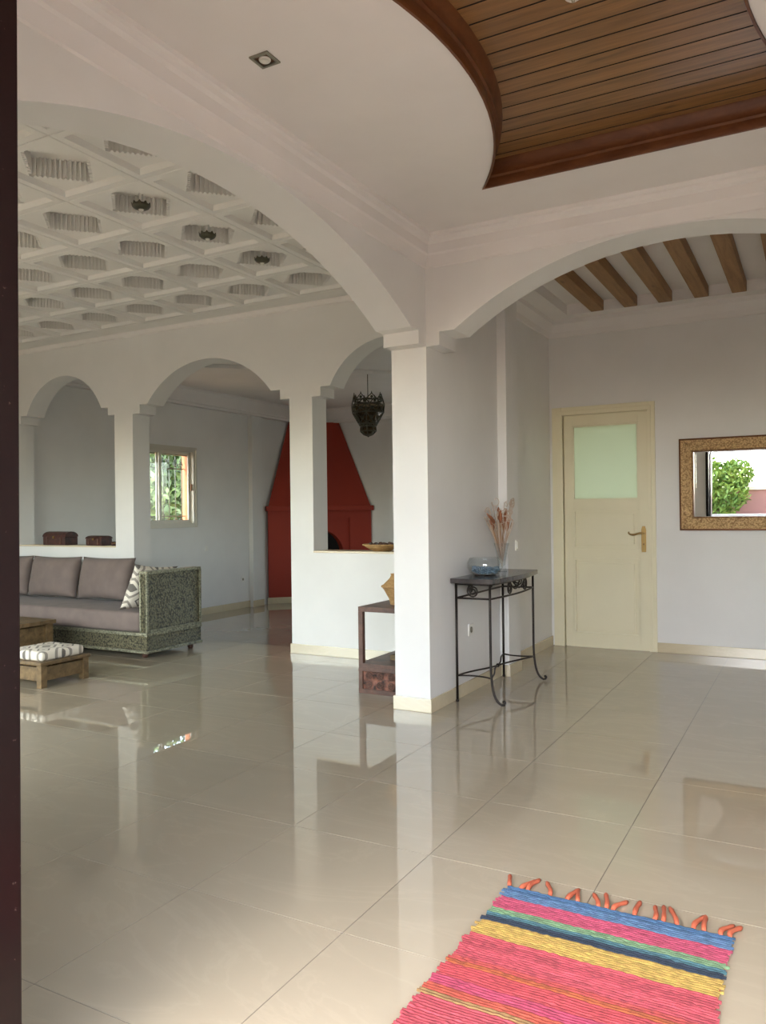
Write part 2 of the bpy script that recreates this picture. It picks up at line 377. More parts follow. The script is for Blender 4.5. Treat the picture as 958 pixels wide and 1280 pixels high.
struct(MB().box(-6.42, -6.22, YK-.08, YK, ZL, 2.86).box(-5.75, -5.5, YK-.06, YK, ZL, 2.86).build('trim_2', WALL), 'white pilasters on the lounge wall beside the red fireplace', 'pilaster')
struct(MB().box(XW, XW+.08, 10.28, 10.55, ZL, 2.86).build('trim_3', WALL), 'shallow white pilaster between the barred window and the red fireplace', 'pilaster')
struct(MB().box(XW-.3, XR+.3, .8, YK+.3, ZT, ZT+.2).build('ceiling_roof', PLASTER), 'flat roof slab above all the rooms', 'roof')

# ------------------------------------------------------------------ floors
T = .60
TX0, TY0 = -1.85, 2.00
def tile_floor(name, x0, x1, y0, y1, z, label, gap=.003):
    base = struct(MB().box(x0, x1, y0, y1, z-.12, z-.0015).build(name, GROUT), label, 'floor')
    cache = {}
    k0 = math.floor((x0-TX0)/T); k1 = math.ceil((x1-TX0)/T); j0 = math.floor((y0-TY0)/T); j1 = math.ceil((y1-TY0)/T)
    for k in range(k0, k1):
        for j in range(j0, j1):
            a, b = max(x0, TX0+k*T+gap/2), min(x1, TX0+(k+1)*T-gap/2); c, d = max(y0, TY0+j*T+gap/2), min(y1, TY0+(j+1)*T-gap/2)
            if b-a < .02 or d-c < .02: continue
            key = (round(b-a, 3), round(d-c, 3))
            if key not in cache:
                w, h = (b-a)/2, (d-c)/2; e = .0
                q = MB(); q.add([(-w, -h, -.003), (w, -h, -.003), (w, h, -.003), (-w, h, -.003), (-w+e, -h+e, 0), (w-e, -h+e, 0), (w-e, h-e, 0), (-w+e, h-e, 0)],
                                [(4, 5, 6, 7), (0, 1, 5, 4), (1, 2, 6, 5), (2, 3, 7, 6), (3, 0, 4, 7)])
                cache[key] = q.mesh('floor_tile', TILE)
            link('floor_tile', cache[key], base, ((a+b)/2, (c+d)/2, z))
    return base
fl = tile_floor('floor', XW, XR, .80, YD+.22, 0, 'polished beige porcelain tile floor of hall and salon')
# the slab ends at the arcade; the lounge lies one step lower
tile_floor('floor_lounge', XW, XL, YB1+.02, YK, ZL, 'polished beige tile floor of the sunken fireplace lounge')
struct(MB().box(-2.165, XR, YD+.22, 9.6, -.12, 0).build('floor_study', TILE), 'beige floor of the room behind the cream door', 'floor')
# trim the upper floor where the lounge begins
for o in [c for c in list(fl.children)]:
    if o.location.x < XL and o.location.y > YB1+.3: bpy.data.objects.remove(o)
    elif o.location.x < XL and o.location.y + .3 > YB1+.02:
        top = YB1+.02; bot = o.location.y-.3; me = o.data.copy(); o.data = me
        hx = max(abs(v.co.x) for v in me.vertices)
        for v in me.vertices:
            if o.location.y+v.co.y > top: v.co.y = top-o.location.y-0
bmx = fl.data; bm = bmesh.new(); bm.from_mesh(bmx); bm.clear()
for (a, b, c, d) in ((XW, XL, .80, YB1+.02), (XL, XR, .80, YD+.22)):
    vv = [bm.verts.new(p) for p in ((a,c,-.25),(b,c,-.25),(b,d,-.25),(a,d,-.25),(a,c,-.0015),(b,c,-.0015),(b,d,-.0015),(a,d,-.0015))]
    for f in ((0,3,2,1),(4,5,6,7),(0,1,5,4),(1,2,6,5),(2,3,7,6),(3,0,4,7)): bm.faces.new([vv[i] for i in f])
bm.to_mesh(bmx); bm.free()
struct(MB().box(XW, XL, YB1+.02, YB1+.032, ZL, -.004).build('trim_4', BASEB), 'beige tiled riser of the step down into the lounge', 'step')

# ------------------------------------------------------------------ skirting
def baseb(name, boxes, label):
    mb = MB()
    for b in boxes: mb.box(*b)
    return struct(mb.build(name, BASEB, bevel=.003), label, 'baseboard')
h_, d_ = .085, .012
baseb('baseboard_left', [(XL-d_, XP+d_, YA-d_, YA, 0, h_), (XP, XP+d_, YA, 5.70, 0, h_), (-2.045, -2.045+d_, 5.70-d_, 5.97, 0, h_), (XP+d_, -2.045, 5.70-d_, 5.70, 0, h_), (-2.165, -2.165+d_, 5.97, YD, 0, h_), (XL-d_, XL, YA, YB0, 0, h_)], 'beige tile skirting round the pillar and along the console wall')
baseb('baseboard_back', [(-1.222, XR, YD-d_, YD, 0, h_)], 'beige tile skirting below the brass framed mirror')
baseb('baseboard_arcade', [(-4.145-d_, XL-d_, YB0-d_, YB0, 0, h_), (-4.145-d_, -4.145, YB0, YB1, 0, h_), (XW, -6.095, YB0-d_, YB0, 0, h_)], 'beige tile skirting along the foot of the arcade wall')
baseb('baseboard_outer', [(XW, XW+d_, YB1+.04, 10.28, ZL, ZL+.105), (XW+.08, XW+.08+d_, 10.28-d_, 10.55, ZL, ZL+.105)], 'beige tile skirting below the barred window')

# ledges on the half walls
struct(MB().box(-7.92, -6.354, YB0-.01, YB1+.01, .925, .940).build('trim_5', LEDGE, bevel=.003), 'pale stone ledge of the left arch, carrying leather boxes', 'ledge')
struct(MB().box(-3.90, XL, YB0-.01, YB1+.01, .905, .922).build('trim_6', LEDGE, bevel=.003), 'pale stone ledge of the arch beside the pillar, carrying a basket', 'ledge')

# ------------------------------------------------------------------ mouldings
def cornice(name, prof, axis, wallc, sgn, a, b, label):
    """prof: (offset from wall, z); runs along the other axis from a to b"""
    poly = [(wallc+sgn*o, z) for o, z in prof]
    mb = MB()
    if axis == 0: mb.add([(p[0], a, p[1]) for p in poly]+[(p[0], b, p[1]) for p in poly], [(i, i+1, len(poly)+i+1, len(poly)+i) for i in range(len(poly)-1)])
    else: mb.add([(a, p[0], p[1]) for p in poly]+[(b, p[0], p[1]) for p in poly], [(i, i+1, len(poly)+i+1, len(poly)+i) for i in range(len(poly)-1)])
    return struct(mb.build(name, CEIL, sharp=.35), label, 'cornice')
ZC = 2.96
P1 = [(0, 2.765), (.012, 2.77), (.016, 2.80), (.026, 2.835), (.036, 2.845), (.036, 2.90), (.052, 2.912), (.058, 2.932), (.072, 2.938), (.074, ZC+.01)]
cornice('trim_7', P1, 0, XP, 1, YF, YA, 'moulded cornice above the wide arch to the salon')
cornice('trim_8', P1, 1, YA, -1, XP, XR, 'moulded cornice above the arched cross beam')
P2 = [(0, 3.075), (.02, 3.082), (.03, 3.10), (.04, 3.125)]
cornice('trim_9', P2, 1, YB0, -1, XW, XL, 'thin cornice between arcade wall and coffered ceiling')
P3 = [(0, 2.85), (.012, 2.855), (.02, 2.90), (.05, 2.94), (.07, 2.96), (.07, 3.0)]
cornice('trim_10', P3, 1, YD, -1, -2.165, XR, 'cove cornice above the cream door')
cornice('trim_11', P3, 0, -2.165, 1, 5.97, YD, 'cove cornice on the side wall beside the cream door')
cornice('trim_12', P3, 0, XP, 1, 4.70, 5.70, 'cove cornice above the iron console')
P4 = [(0, 2.865), (.10, 2.865), (.10, 2.90), (.115, 2.905), (.115, 2.93), (.16, 3.05), (.18, 3.077), (.18, 3.12)]
cornice('trim_13', P4, 0, XW, 1, YB1, YK, 'boxed cornice along the barred window wall')
cornice('trim_14', P4, 1, YK, -1, XW, XL, 'boxed cornice on the lounge back wall')

# ------------------------------------------------------------------ hall ceiling with recessed wooden panel
def side_arc(xa, xe, ya, yb, n=24):
    dy = (yb-ya)/2; dx = xa-xe; s = 1 if dx > 0 else -1; dx = abs(dx); R = (dy*dy+dx*dx)/(2*dx); th = math.asin(dy/R); ym = (ya+yb)/2
    return [(xa-s*(R-R*math.cos(-th+2*th*i/n)), ym+R*math.sin(-th+2*th*i/n)) for i in range(n+1)]
IX, IY0, IY1 = -.675, 1.61, 3.93
left = side_arc(-1.165, -1.529, IY0, IY1)          # y rising
right = side_arc(-.185, .179, IY0, IY1)
loop = [right[i] for i in range(len(right))]+left[::-1]   # counter-clockwise
bm = bmesh.new()
def ring(pts): 
    vv = [bm.verts.new((x, y, ZC)) for x, y in pts]
    return [bm.edges.new((vv[i], vv[(i+1) % len(vv)])) for i in range(len(vv))]
eds = ring([(XP, YF), (XR, YF), (XR, YA), (XP, YA)])+ring(loop)
bmesh.ops.triangle_fill(bm, use_beauty=True, use_dissolve=False, edges=eds)
geo = bmesh.ops.extrude_face_region(bm, geom=bm.faces[:])
bmesh.ops.translate(bm, vec=(0, 0, .05), verts=[g for g in geo['geom'] if isinstance(g, bmesh.types.BMVert)])
bmesh.ops.recalc_face_normals(bm, faces=bm.faces)
me = bpy.data.meshes.new('ceiling'); bm.to_mesh(me); bm.free(); me.materials.append(CEIL)
ceil = struct(link('ceiling', me), 'plain hall ceiling with an hourglass opening for the planked wooden panel', 'ceiling')
# moulded wooden rim, four lengths
prof = [(0, ZC-.006), (.010, ZC-.006), (.014, ZC+.004), (.012, ZC+.040), (.020, ZC+.050), (.018, ZC+.062), (.026, ZC+.085), (.042, ZC+.105), (.044, ZC+.125)]
N = len(loop)
def offs(i, d):
    p0, p1, p2 = Vector(loop[i-1]), Vector(loop[i]), Vector(loop[(i+1) % N])
    a = (p1-p0).normalized(); b = (p2-p1).normalized(); na = Vector((-a.y, a.x)); nb = Vector((-b.y, b.x)); mm = (na+nb); mm = mm/max(.35, mm.dot(na))
    q = p1+mm*d; return (q.x, q.y)
nr = len(right)
spans = [range(0, nr-1), [nr-1], range(nr, N-1), [N-1]]
for sp in spans:
    mb = MB()
    for i in sp:
        j = (i+1) % N
        for (o1, z1), (o2, z2) in zip(prof, prof[1:]):
            a, b, c, d = offs(i, o1), offs(j, o1), offs(j, o2), offs(i, o2)
            mb.add([(*a, z1), (*b, z1), (*c, z2), (*d, z2)], [(0, 1, 2, 3)])
    mb.build('wood_rim', TRIMW, ceil, sharp=.6)
pw = .1075
pb = MB(); e = .005; w = pw/2-.0012
w = pw/2-.0034; e = .0008
pb.prism([(-w+e, 0), (w-e, 0), (w, .002), (w, .02), (-w, .02), (-w, .002)], 0, -.93, .93)
# prism(axis 0) maps poly (y,z)
plank_me = pb.mesh('ceiling_plank', [PLANK, MATT_BLACK])
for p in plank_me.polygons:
    if abs(p.normal.y) > .4: p.material_index = 1  # plank sides coloured near black so the joints read dark
y = 3.95-pw/2
while y > 1.58:
    link('ceiling_plank', plank_me, ceil, (IX, y, ZC+.118)); y -= pw
struct(MB().box(-1.65, .30, 1.5, 4.05, ZC+.139, ZC+.16).build('ceiling_backing', MATT_BLACK), 'dark board above the wooden ceiling planks', 'ceiling')
t = thing('ceiling_rose', 'small white ceiling rose fixed in the middle of the wooden panel', 'ceiling rose', (-.72, 2.745, ZC+.118))
MB().lathe([(.001, -.045), (.02, -.044), (.03, -.036), (.036, -.02), (.055, -.012), (.06, 0)], 24).build('rose_cover', PLASTIC, t)
MB().lathe([(.001, -.056), (.006, -.054), (.007, -.04)], 10).build('hook', STEEL, t)
t = thing('ceiling_spotlight', 'square steel recessed spotlight in the plain hall ceiling', 'spotlight', (-1.795, 2.398, ZC))
q = MB()
for a, b, c, d in ((-.042, .042, -.042, -.03), (-.042, .042, .03, .042), (-.042, -.03, -.03, .03), (.03, .042, -.03, .03)): q.box(a, b, c, d, -.006, .002)
q.build('bezel', STEEL, t)
MB().box(-.031, .031, -.031, .031, -.001, .0015).build('gimbal_plate', GOLDD, t)
MB().lathe([(.0005, -.004), (.017, -.005), (.020, -.008), (.023, -.004), (.023, 0)], 20).build('lens', BULB, t)

# ------------------------------------------------------------------ passage ceiling with beams
mb = MB().box(-2.165, XR, 4.70, YD, 3.09, 3.14)
mb.box(-2.165, -1.93, 4.70, YD, 3.0, 3.09); mb.box(-1.93, XR, 7.0, YD, 3.0, 3.09); mb.box(.60, XR, 4.70, 7.0, 3.0, 3.09)
hc = struct(mb.build('ceiling_passage', CEIL), 'white passage ceiling with exposed wooden beams', 'ceiling')
bmesh_beam = MB().box(-.055, .055, -1.15, 1.15, 0, .09).mesh('beam', BEAMW, bevel=.006)
for i in range(8): link('beam', bmesh_beam, hc, (-1.657+.285*i, 5.85, 2.998))
struct(MB().box(-2.165, XR, YD+.22, 9.6, 2.9, 2.95).build('ceiling_study', CEIL), 'plain ceiling of the room behind the cream door', 'ceiling')

# ------------------------------------------------------------------ salon coffered ceiling
ZR = 3.12
mb = MB(); H = .3; a = .252; b = .240; zt = .03; zd = .135
sq = lambda s, z: [(-s, -s, z), (s, -s, z), (s, s, z), (-s, s, z)]
g = .002
mb.add(sq(H-g, .004)+sq(H-g-.004, 0)+sq(a, 0)+sq(b, zt), [(i+4*k, (i+1) % 4+4*k, (i+1) % 4+4*k+4, i+4*k+4) for k in range(3) for i in range(4)])
nf = 13; topv = []
for s in range(4):
    p0 = Vector((b*math.cos(s*PI/2), b*math.sin(s*PI/2))); p1 = Vector((b*math.cos((s+1)*PI/2), b*math.sin((s+1)*PI/2)))
    nin = -(p0+p1).normalized(); pts = []
    for i in range(nf):
        for tt, off in ((i+.0, .0), (i+.45, .0), (i+.5, .018), (i+.95, .018)):
            q = p0.lerp(p1, min(1, tt/nf)); q = q+nin*off*(1 if 0 < i < nf-1 else 0); pts.append(q)
    pts.append(p1)
    corner = Vector((p0.x+p1.x, p0.y+p1.y))
    mb.add([(*p, zt) for p in pts]+[(*corner, zt)], [tuple(range(len(pts)+1))])
    for p, q in zip(pts, pts[1:]): mb.add([(*p, zt), (*q, zt), (*q, zd), (*p, zd)], [(0, 1, 2, 3)])
    topv += [(*p, zd) for p in pts[:-1]]
mb.add(topv, [tuple(range(len(topv)))])
coffer_me = mb.mesh('coffer', PLASTER)
CX = [-3.28-.6*i for i in range(-1, 9)]   # -2.68 ... -8.08
CY = [3.22+.6*i for i in range(-3, 5)]    # 1.42 ... 5.62
mb = MB().box(XW, XL, YF, YB0, ZR+.16, ZR+.20)
mb.box(CX[0]+.002, XL, YF, YB0, ZR, ZR+.16); mb.box(XW, CX[-1]-.002, YF, YB0, ZR, ZR+.16)
mb.box(CX[-1], CX[0], YF, CY[0]-.002, ZR, ZR+.16); mb.box(CX[-1], CX[0], CY[-1]+.002, YB0, ZR, ZR+.16)
sc_ = struct(mb.build('ceiling_salon', PLASTER), 'white plaster coffered ceiling of the salon with fluted diamond recesses', 'ceiling')
for i in range(len(CX)-1):
    for j in range(len(CY)-1):
        link('coffer', coffer_me, sc_, (CX[i]-.3, CY[j]+.3, ZR))
def make_spot():
    t = thing('ceiling_lamp', 'small bronze crown shaped lamp hanging in a coffer of the salon ceiling', 'ceiling lamp', (0, 0, 0), 0, 'bronze crown lamps in the coffered ceiling')
    MB().lathe([(.001, .110), (.04, .114), (.045, .12)], 20).build('canopy', PLASTER, t)
    MB().tube([(0, 0, .12), (0, 0, .02)], .012, 8).build('stem', PLASTER, t)
    MB().lathe([(.001, -.012), (.030, -.010), (.048, 0), (.055, .012), (.052, .02), (.03, .022), (.008, .022)], 20).build('cup', LANT, t)
    q = MB()
    for i in range(10):
        an = 2*PI*i/10; o = len(q.v)
        q.add([(-.012, 0, 0), (.012, 0, 0), (.010, .006, .012), (0, .010, .022), (-.010, .006, .012), (-.012, .004, 0), (.012, .004, 0)], [(0, 1, 2, 3, 4), (5, 4, 3, 2, 6)])
        q.xf(Matrix.Rotation(an, 4, 'Z') @ Matrix.Translation((0, .05, .008)), o)
    q.build('petal_crown', LANT, t)
    MB().ball((0, 0, -.006), .018, 10).build('bulb', BULB, t)
    return t
sp0 = make_spot()
for i, yy in enumerate((3.52, 4.12, 4.72)):
    o = sp0 if i == 0 else copy_tree(sp0)
    o.location = (-3.58, yy, ZR+.005)
    o['label'] = ('small bronze crown lamp in the coffer farthest from the arcade wall', 'small bronze crown lamp in the coffer between the two other lamps', 'small bronze crown lamp in the coffer closest to the arcade wall')[i]
struct(MB().box(XW, XL, YB1, YK, 3.115, 3.16).build('ceiling_lounge', CEIL), 'plain white ceiling of the fireplace lounge', 'ceiling')
# diagonal plaster downstand above the lantern
q = MB().box(-2.2, 2.2, -.04, .04, 3.065, 3.115); q.xf(Matrix.Translation((-5.12, 8.98, 0)) @ Matrix.Rotation(PI/4, 4, 'Z'))
struct(q.build('trim_15', CEIL, bevel=.008), 'thin diagonal plaster rib on the lounge ceiling', 'ceiling rib')

# ------------------------------------------------------------------ entrance door frame
t = thing('door_1', 'dark brown painted entrance door frame with scuffed edge', 'door frame', (-.675, YF-.06, 0), kind='structure')
jb = MB().box(-.775, -.752, -.10, .075, 0, 2.49).build('jamb', JAMB, t, bevel=.004); jb.rotation_euler = (0, .011, 0); jb.location.x = -.0205
MB().box(-.83, -.79, .062, .085, 0, 2.55).build('architrave', JAMB, t, bevel=.003)
MB().box(1.315, 1.375, -.10, .075, 0, 2.55).build('jamb', JAMB, t, bevel=.004)
MB().box(-.732, 1.315, -.10, .075, 2.49, 2.55).build('head', JAMB, t, bevel=.004)

# ------------------------------------------------------------------ cream inner door
t = thing('door_2', 'cream panelled door with a frosted glass pane and brass handle', 'door', (-1.68, YD, 0), kind='structure')
def ringbox(mb, x0, x1, z0, z1, w, y0, y1):
    mb.box(x0, x1, y0, y1, z1-w, z1); mb.box(x0, x1, y0, y1, z0, z0+w); mb.box(x0, x0+w, y0, y1, z0+w, z1-w); mb.box(x1-w, x1, y0, y1, z0+w, z1-w); return mb
fr = MB(); fr.box(-.458, -.372, -.022, .12, 0, 2.20).box(.408, .458, -.022, .12, 0, 2.20).box(-.372, .408, -.022, .12, 2.125, 2.20)
fr.box(-.42, -.36, -.030, .02, 0, 2.13).box(.395, .425, -.030, .02, 0, 2.13).box(-.42, .425, -.030, .02, 2.13, 2.165)
fr.box(-.372, -.335, .038, .12, 0, 2.20).box(.372, .408, .038, .12, 0, 2.20).box(-.372, .408, .038, .12, 2.10, 2.20)
fr.build('door_frame', DOORP, t, bevel=.003, merge=False)
lf = MB(); x0, x1 = -.352, .392
lf.box(x0, x0+.078, -.004, .036, .001, 2.122); lf.box(x1-.078, x1, -.004, .036, .001, 2.122)
for z0, z1 in ((.001, .118), (.815, .897), (1.258, 1.342), (2.026, 2.122)): lf.box(x0+.078, x1-.078, -.004, .036, z0, z1)
leaf = lf.build('leaf', DOORP, t, bevel=.002)
for z0, z1 in ((.118, .815), (.897, 1.258)):
    a0, a1 = x0+.078, x1-.078
    q = MB(); q.box(a0, a1, .010, .030, z0, z1); ringbox(q, a0, a1, z0, z1, .02, -.014, .012); q.box(a0+.045, a1-.045, -.006, .012, z0+.045, z1-.045)
    q.build('door_panel', DOORP, leaf, bevel=.003)
ringbox(MB(), x0+.078, x1-.078, 1.342, 2.026, .014, -.002, .034).build('glazing_bead', DOORP, leaf, bevel=.002)
MB().box(x0+.09, x1-.09, .012, .018, 1.354, 2.014).build('frosted_pane', FROST, leaf)
hd = MB()
pl = [(-.019, .875), (.019, .875), (.021, .90), (.021, 1.07), (.012, 1.105), (-.012, 1.105), (-.021, 1.07), (-.021, .90)]
hd.prism(pl, 1, -.010, -.004); ho = hd.build('handle_plate', BRASS, leaf, (.352, 0, 0), bevel=.002)
MB().tube([(0, -.008, 1.04), (0, -.05, 1.04)], .009, 10).tube(bez((0, -.05, 1.04), (-.04, -.055, 1.055), (-.07, -.055, 1.015), (-.112, -.05, 1.035), 12)+[Vector((-.122, -.05, 1.045)), Vector((-.118, -.05, 1.056))], [.009]*10+[.0085, .008, .007, .007, .006], 10).build('lever', BRASS, ho)
MB().lathe([(.001, 0), (.008, 0), (.008, .004), (.0035, .005)], 12).xf(Matrix.Translation((0, -.010, .945)) @ Matrix.Rotation(PI/2, 4, 'X')).build('keyhole', GOLDD, ho)

# ------------------------------------------------------------------ barred sliding window
t = thing('window_1', 'white aluminium sliding window with a scrolled iron grille', 'window', (XW, (WY0+WY1)/2, WZ0), kind='structure')
hw, wh = (WY1-WY0)/2, WZ1-WZ0
def ringy(mb, y0, y1, z0, z1, w, x0, x1):
    mb.box(x0, x1, y0, y1, z1-w, z1); mb.box(x0, x1, y0, y1, z0, z0+w); mb.box(x0, x1, y0, y0+w, z0+w, z1-w); mb.box(x0, x1, y1-w, y1, z0+w, z1-w); return mb
q = ringy(MB(), -hw, hw, 0, wh, .045, -.085, 0); ringy(q, -hw-.02, hw+.02, -.02, wh+.02, .03, 0, .014); q.build('window_frame', ALU, t, bevel=.003)
for (a0, a1, xx) in ((-hw+.045, .03, -.035), (-.03, hw-.045, -.07)):
    s_ = ringy(MB(), a0, a1, .045, wh-.045, .045, xx-.012, xx+.012).build('sash', ALU, t, bevel=.003)
    MB().box(xx-.003, xx+.003, a0+.04, a1-.04, .085, wh-.085).build('pane', PANE, s_)
MB().box(-.024, -.010, hw-.085, hw-.055, wh*.5-.05, wh*.5+.05).build('latch', GOLDD, t, bevel=.003)
q = MB(); q.box(-.262, -.086, hw-.002, hw+.03, 0, wh).box(-.262, -.086, -hw-.03, -hw+.002, 0, wh).box(-.262, -.086, -hw-.03, hw+.03, wh-.002, wh+.03).box(-.27, -.086, -hw-.03, hw+.03, -.03, .002)
q.build('outer_reveal', TERRA, t)
MB().box(-.20, -.10, -hw, hw, wh-.10, wh-.004).build('shutter_box', GRILLE, t)
gx = -.215
gr_ = MB().box(gx-.007, gx+.007, -hw+.01, hw-.01, .14, .156).box(gx-.007, gx+.007, -hw+.01, hw-.01, wh-.30, wh-.284).build('grille', GRILLE, t)
nb = 11
bar_me = MB().tube([(0, 0, .01), (0, 0, wh-.11)], .007, 6).mesh('bar', GRILLE)
for i in range(nb): link('bar', bar_me, gr_, (gx, -hw+.07+(2*hw-.14)*i/(nb-1), 0))
def scroll(cx, cz, r, flip=1, up=1):
    return [(0, cx+flip*(r*(1-.75*i/22))*math.cos(i*.42), cz+up*(r*(1-.75*i/22))*math.sin(i*.42)) for i in range(22)]
q = MB()
for sgn in (1, -1):
    q.tube(scroll(sgn*.055, wh-.235, .045, sgn, 1), .006, 6); q.tube(scroll(sgn*.055, wh-.17, .03, sgn, -1), .005, 6); q.tube(scroll(sgn*.05, .075, .045, sgn, 1), .006, 6)
scr_me = q.mesh('scroll', GRILLE)
for i in range(5): link('scroll', scr_me, gr_, (gx, -hw+.142+(2*hw-.284)*i/4, 0))

# windows and study glazing seen by nobody but lighting the rooms
t = thing('window_4', 'white framed window, unseen, added in the lounge back wall to brighten the lounge', 'window', (-3.8, YK+.1, .6), kind='structure')  # added window, out of view, brightens the lounge
q = MB(); ringbox(q, -1.0, 1.0, 0, 1.8, .05, -.03, .03); q.box(-.03, .03, -.03, .03, .05, 1.75); q.build('window_frame', ALU, t, bevel=.003)
for s in (-1, 1): MB().box(min(s*.03, s*.95), max(s*.03, s*.95), -.003, .003, .05, 1.75).build('pane', PANE, t)
for k, (a0, a1) in enumerate(((-7.9, -5.7), (-5.5, -3.5))):
    t = thing('window_%d' % (k+2), 'white framed glazed door of the salon front', 'window', ((a0+a1)/2, YF-.1, .10), kind='structure')
    hw2 = (a1-a0)/2; q = MB(); ringbox(q, -hw2, hw2, 0, 2.3, .06, -.03, .03); q.box(-.04, .04, -.03, .03, .06, 2.24); q.build('window_frame', ALU, t, bevel=.003)
    for s in (-1, 1): MB().box(min(s*.04, s*(hw2-.06)), max(s*.04, s*(hw2-.06)), -.003, .003, .06, 2.24).build('pane', PANE, t)

# ------------------------------------------------------------------ brass framed mirror
t = thing('wall_mirror', 'rectangular mirror in a wide embossed brass frame on the end wall', 'mirror', (-.423, YD, 1.46))
W2, H2, B = .60, .393, .118
def mitre(mb, y0, y1, W, Hh, w):
    o = [(-W, -Hh), (W, -Hh), (W, Hh), (-W, Hh)]; i_ = [(-W+w, -Hh+w), (W-w, -Hh+w), (W-w, Hh-w), (-W+w, Hh-w)]
    res = []
    for k in range(4):
        m2 = MB(); a_, b2, c_, d2 = o[k], o[(k+1) % 4], i_[(k+1) % 4], i_[k]
        m2.add([(a_[0], y0[0], a_[1]), (b2[0], y0[0], b2[1]), (c_[0], y0[1], c_[1]), (d2[0], y0[1], d2[1]), (a_[0], y1, a_[1]), (b2[0], y1, b2[1]), (c_[0], y1, c_[1]), (d2[0], y1, d2[1])],
               [(0, 1, 2, 3), (4, 7, 6, 5), (0, 4, 5, 1), (1, 5, 6, 2), (2, 6, 7, 3), (3, 7, 4, 0)]); res.append(m2)
    return res
for m2 in mitre(None, (-.03, -.05), -.004, W2-.008, H2-.008, B-.014): m2.build('frame_rail', GOLD, t)
q = MB()
for m2 in mitre(None, (-.034, -.036), -.002, W2, H2, .014): q.add(m2.v, m2.f)
q.build('outer_edging', GOLDD, t, bevel=.003)
q = MB()
for m2 in mitre(None, (-.052, -.046), -.002, W2-.104, H2-.104, .014): q.add(m2.v, m2.f)
q.build('inner_edging', GOLDD, t, bevel=.003)
for sx in (-1, 1):
    for sz in (-1, 1): MB().lathe([(.001, .016), (.012, .013), (.02, .005), (.023, 0)], 14, ).xf(Matrix.Translation((sx*(W2-.06), -.04, sz*(H2-.06))) @ Matrix.Rotation(PI/2, 4, 'X')).build('corner_boss', GOLD, t)
MB().box(-W2+.10, W2-.10, -.016, -.010, -H2+.10, H2-.10).build('mirror_glass', MIRROR, t)
q = MB()
for m2 in mitre(None, (-.0172, -.0178), -.010, W2-.112, H2-.112, .022): q.add(m2.v, m2.f)
q.build('mirror_bevel', MIRROR, t)

# ------------------------------------------------------------------ wall plates
def plate(name, label, cat, loc, rot, kind):
    t = thing(name, label, cat, loc); t.rotation_euler = rot
    MB().box(-.041, .041, -.009, 0, -.041, .041).build('cover_plate', PLASTIC, t, bevel=.003)
    if kind == 'socket':
        MB().lathe([(.022, 0), (.020, .003), (.001, .004)], 18).xf(Matrix.Translation((0, -.009, 0)) @ Matrix.Rotation(PI/2, 4, 'X')).build('socket_well', STEEL, t)
    else: MB().box(-.022, .022, -.014, -.008, -.028, .028).build('rocker', PLASTIC, t, bevel=.002)
plate('wall_socket', 'white wall socket below the iron console table', 'socket', (XP, 5.107, .43), (0, 0, PI/2), 'socket')
plate('light_switch', 'white light switch on the slim pilaster beside the dried flowers', 'switch', (-2.045, 5.90, .985), (0, 0, PI/2), 'switch')
plate('light_switch', 'white light switch on the wall below the barred window', 'switch', (XW, 9.24, .74), (0, 0, PI/2), 'switch')
plate('wall_socket', 'white wall socket low on the wall near the red fireplace', 'socket', (XW, 10.1, .205), (0, 0, PI/2), 'socket')

# ------------------------------------------------------------------ corner fireplace
fc = Vector((-7.44, 11.36, ZL)); t = thing('corner_fireplace', 'deep red corner fireplace with tapering hood and arched hearth', 'fireplace', fc, PI/4)
# local x along the front, local -y towards the room, corner of the walls at +y
hwf = .90; zb = .105; zm = 1.56
def arch_front(x0, x1, z0, z1, ax, ar, az, y):
    pts = [(ax-ar, z0), (ax-ar, az)]+[(ax-ar*math.cos(PI*i/16), az+ar*math.sin(PI*i/16)) for i in range(1, 16)]+[(ax+ar, az), (ax+ar, z0)]
    mb = MB(); mb.add([(x0, y, z0), (ax-ar, y, z0), (ax-ar, y, z1), (x0, y, z1)], [(0, 1, 2, 3)]); mb.add([(ax+ar, y, z0), (x1, y, z0), (x1, y, z1), (ax+ar, y, z1)], [(0, 1, 2, 3)])
    for p, q in zip(pts[1:-1], pts[2:-1]): mb.add([(p[0], y, p[1]), (q[0], y, q[1]), (q[0], y, z1), (p[0], y, z1)], [(0, 1, 2, 3)])
    for p, q in zip(pts, pts[1:]): mb.add([(p[0], y, p[1]), (q[0], y, q[1]), (q[0], y+.30, q[1]), (p[0], y+.30, p[1])], [(0, 1, 2, 3)])
    return mb
px = .515
q = arch_front(-px, px, zb, zm-.13, 0, .41, .82, .05)
q.box(-hwf, -px, 0, .06, zb, zm).box(px, hwf, 0, .06, zb, zm).box(-px, px, 0, .06, zm-.13, zm)
q.add([(-hwf, 0, zb), (-hwf, .03, zb), (-hwf, .03, zm), (-hwf, 0, zm)], [(0, 1, 2, 3)])
q.build('fireplace_body', RED, t)
MB().box(-.45, .45, .352, .362, zb, 1.3).box(-.45, .45, .1, .36, zb, zb+.004).build('firebox', MATT_BLACK, t)
MB().box(-.94, .94, -.05, .06, zm, zm+.085).build('mantel_shelf', RED, t, bevel=.01)
MB().add([(-.89, 0, zm+.085), (.89, 0, zm+.085), (.45, .455, 3.13), (-.45, .455, 3.13), (-.89, .03, zm+.085), (.89, .03, zm+.085), (.45, .48, 3.13), (-.45, .48, 3.13)], [(0, 1, 2, 3), (4, 7, 6, 5), (0, 4, 5, 1), (1, 5, 6, 2), (2, 6, 7, 3), (3, 7, 4, 0)]).build('hood', RED, t)
MB().box(-.92, .92, -.005, .06, 0, zb).build('plinth_tiles', BASEB, t, bevel=.003)

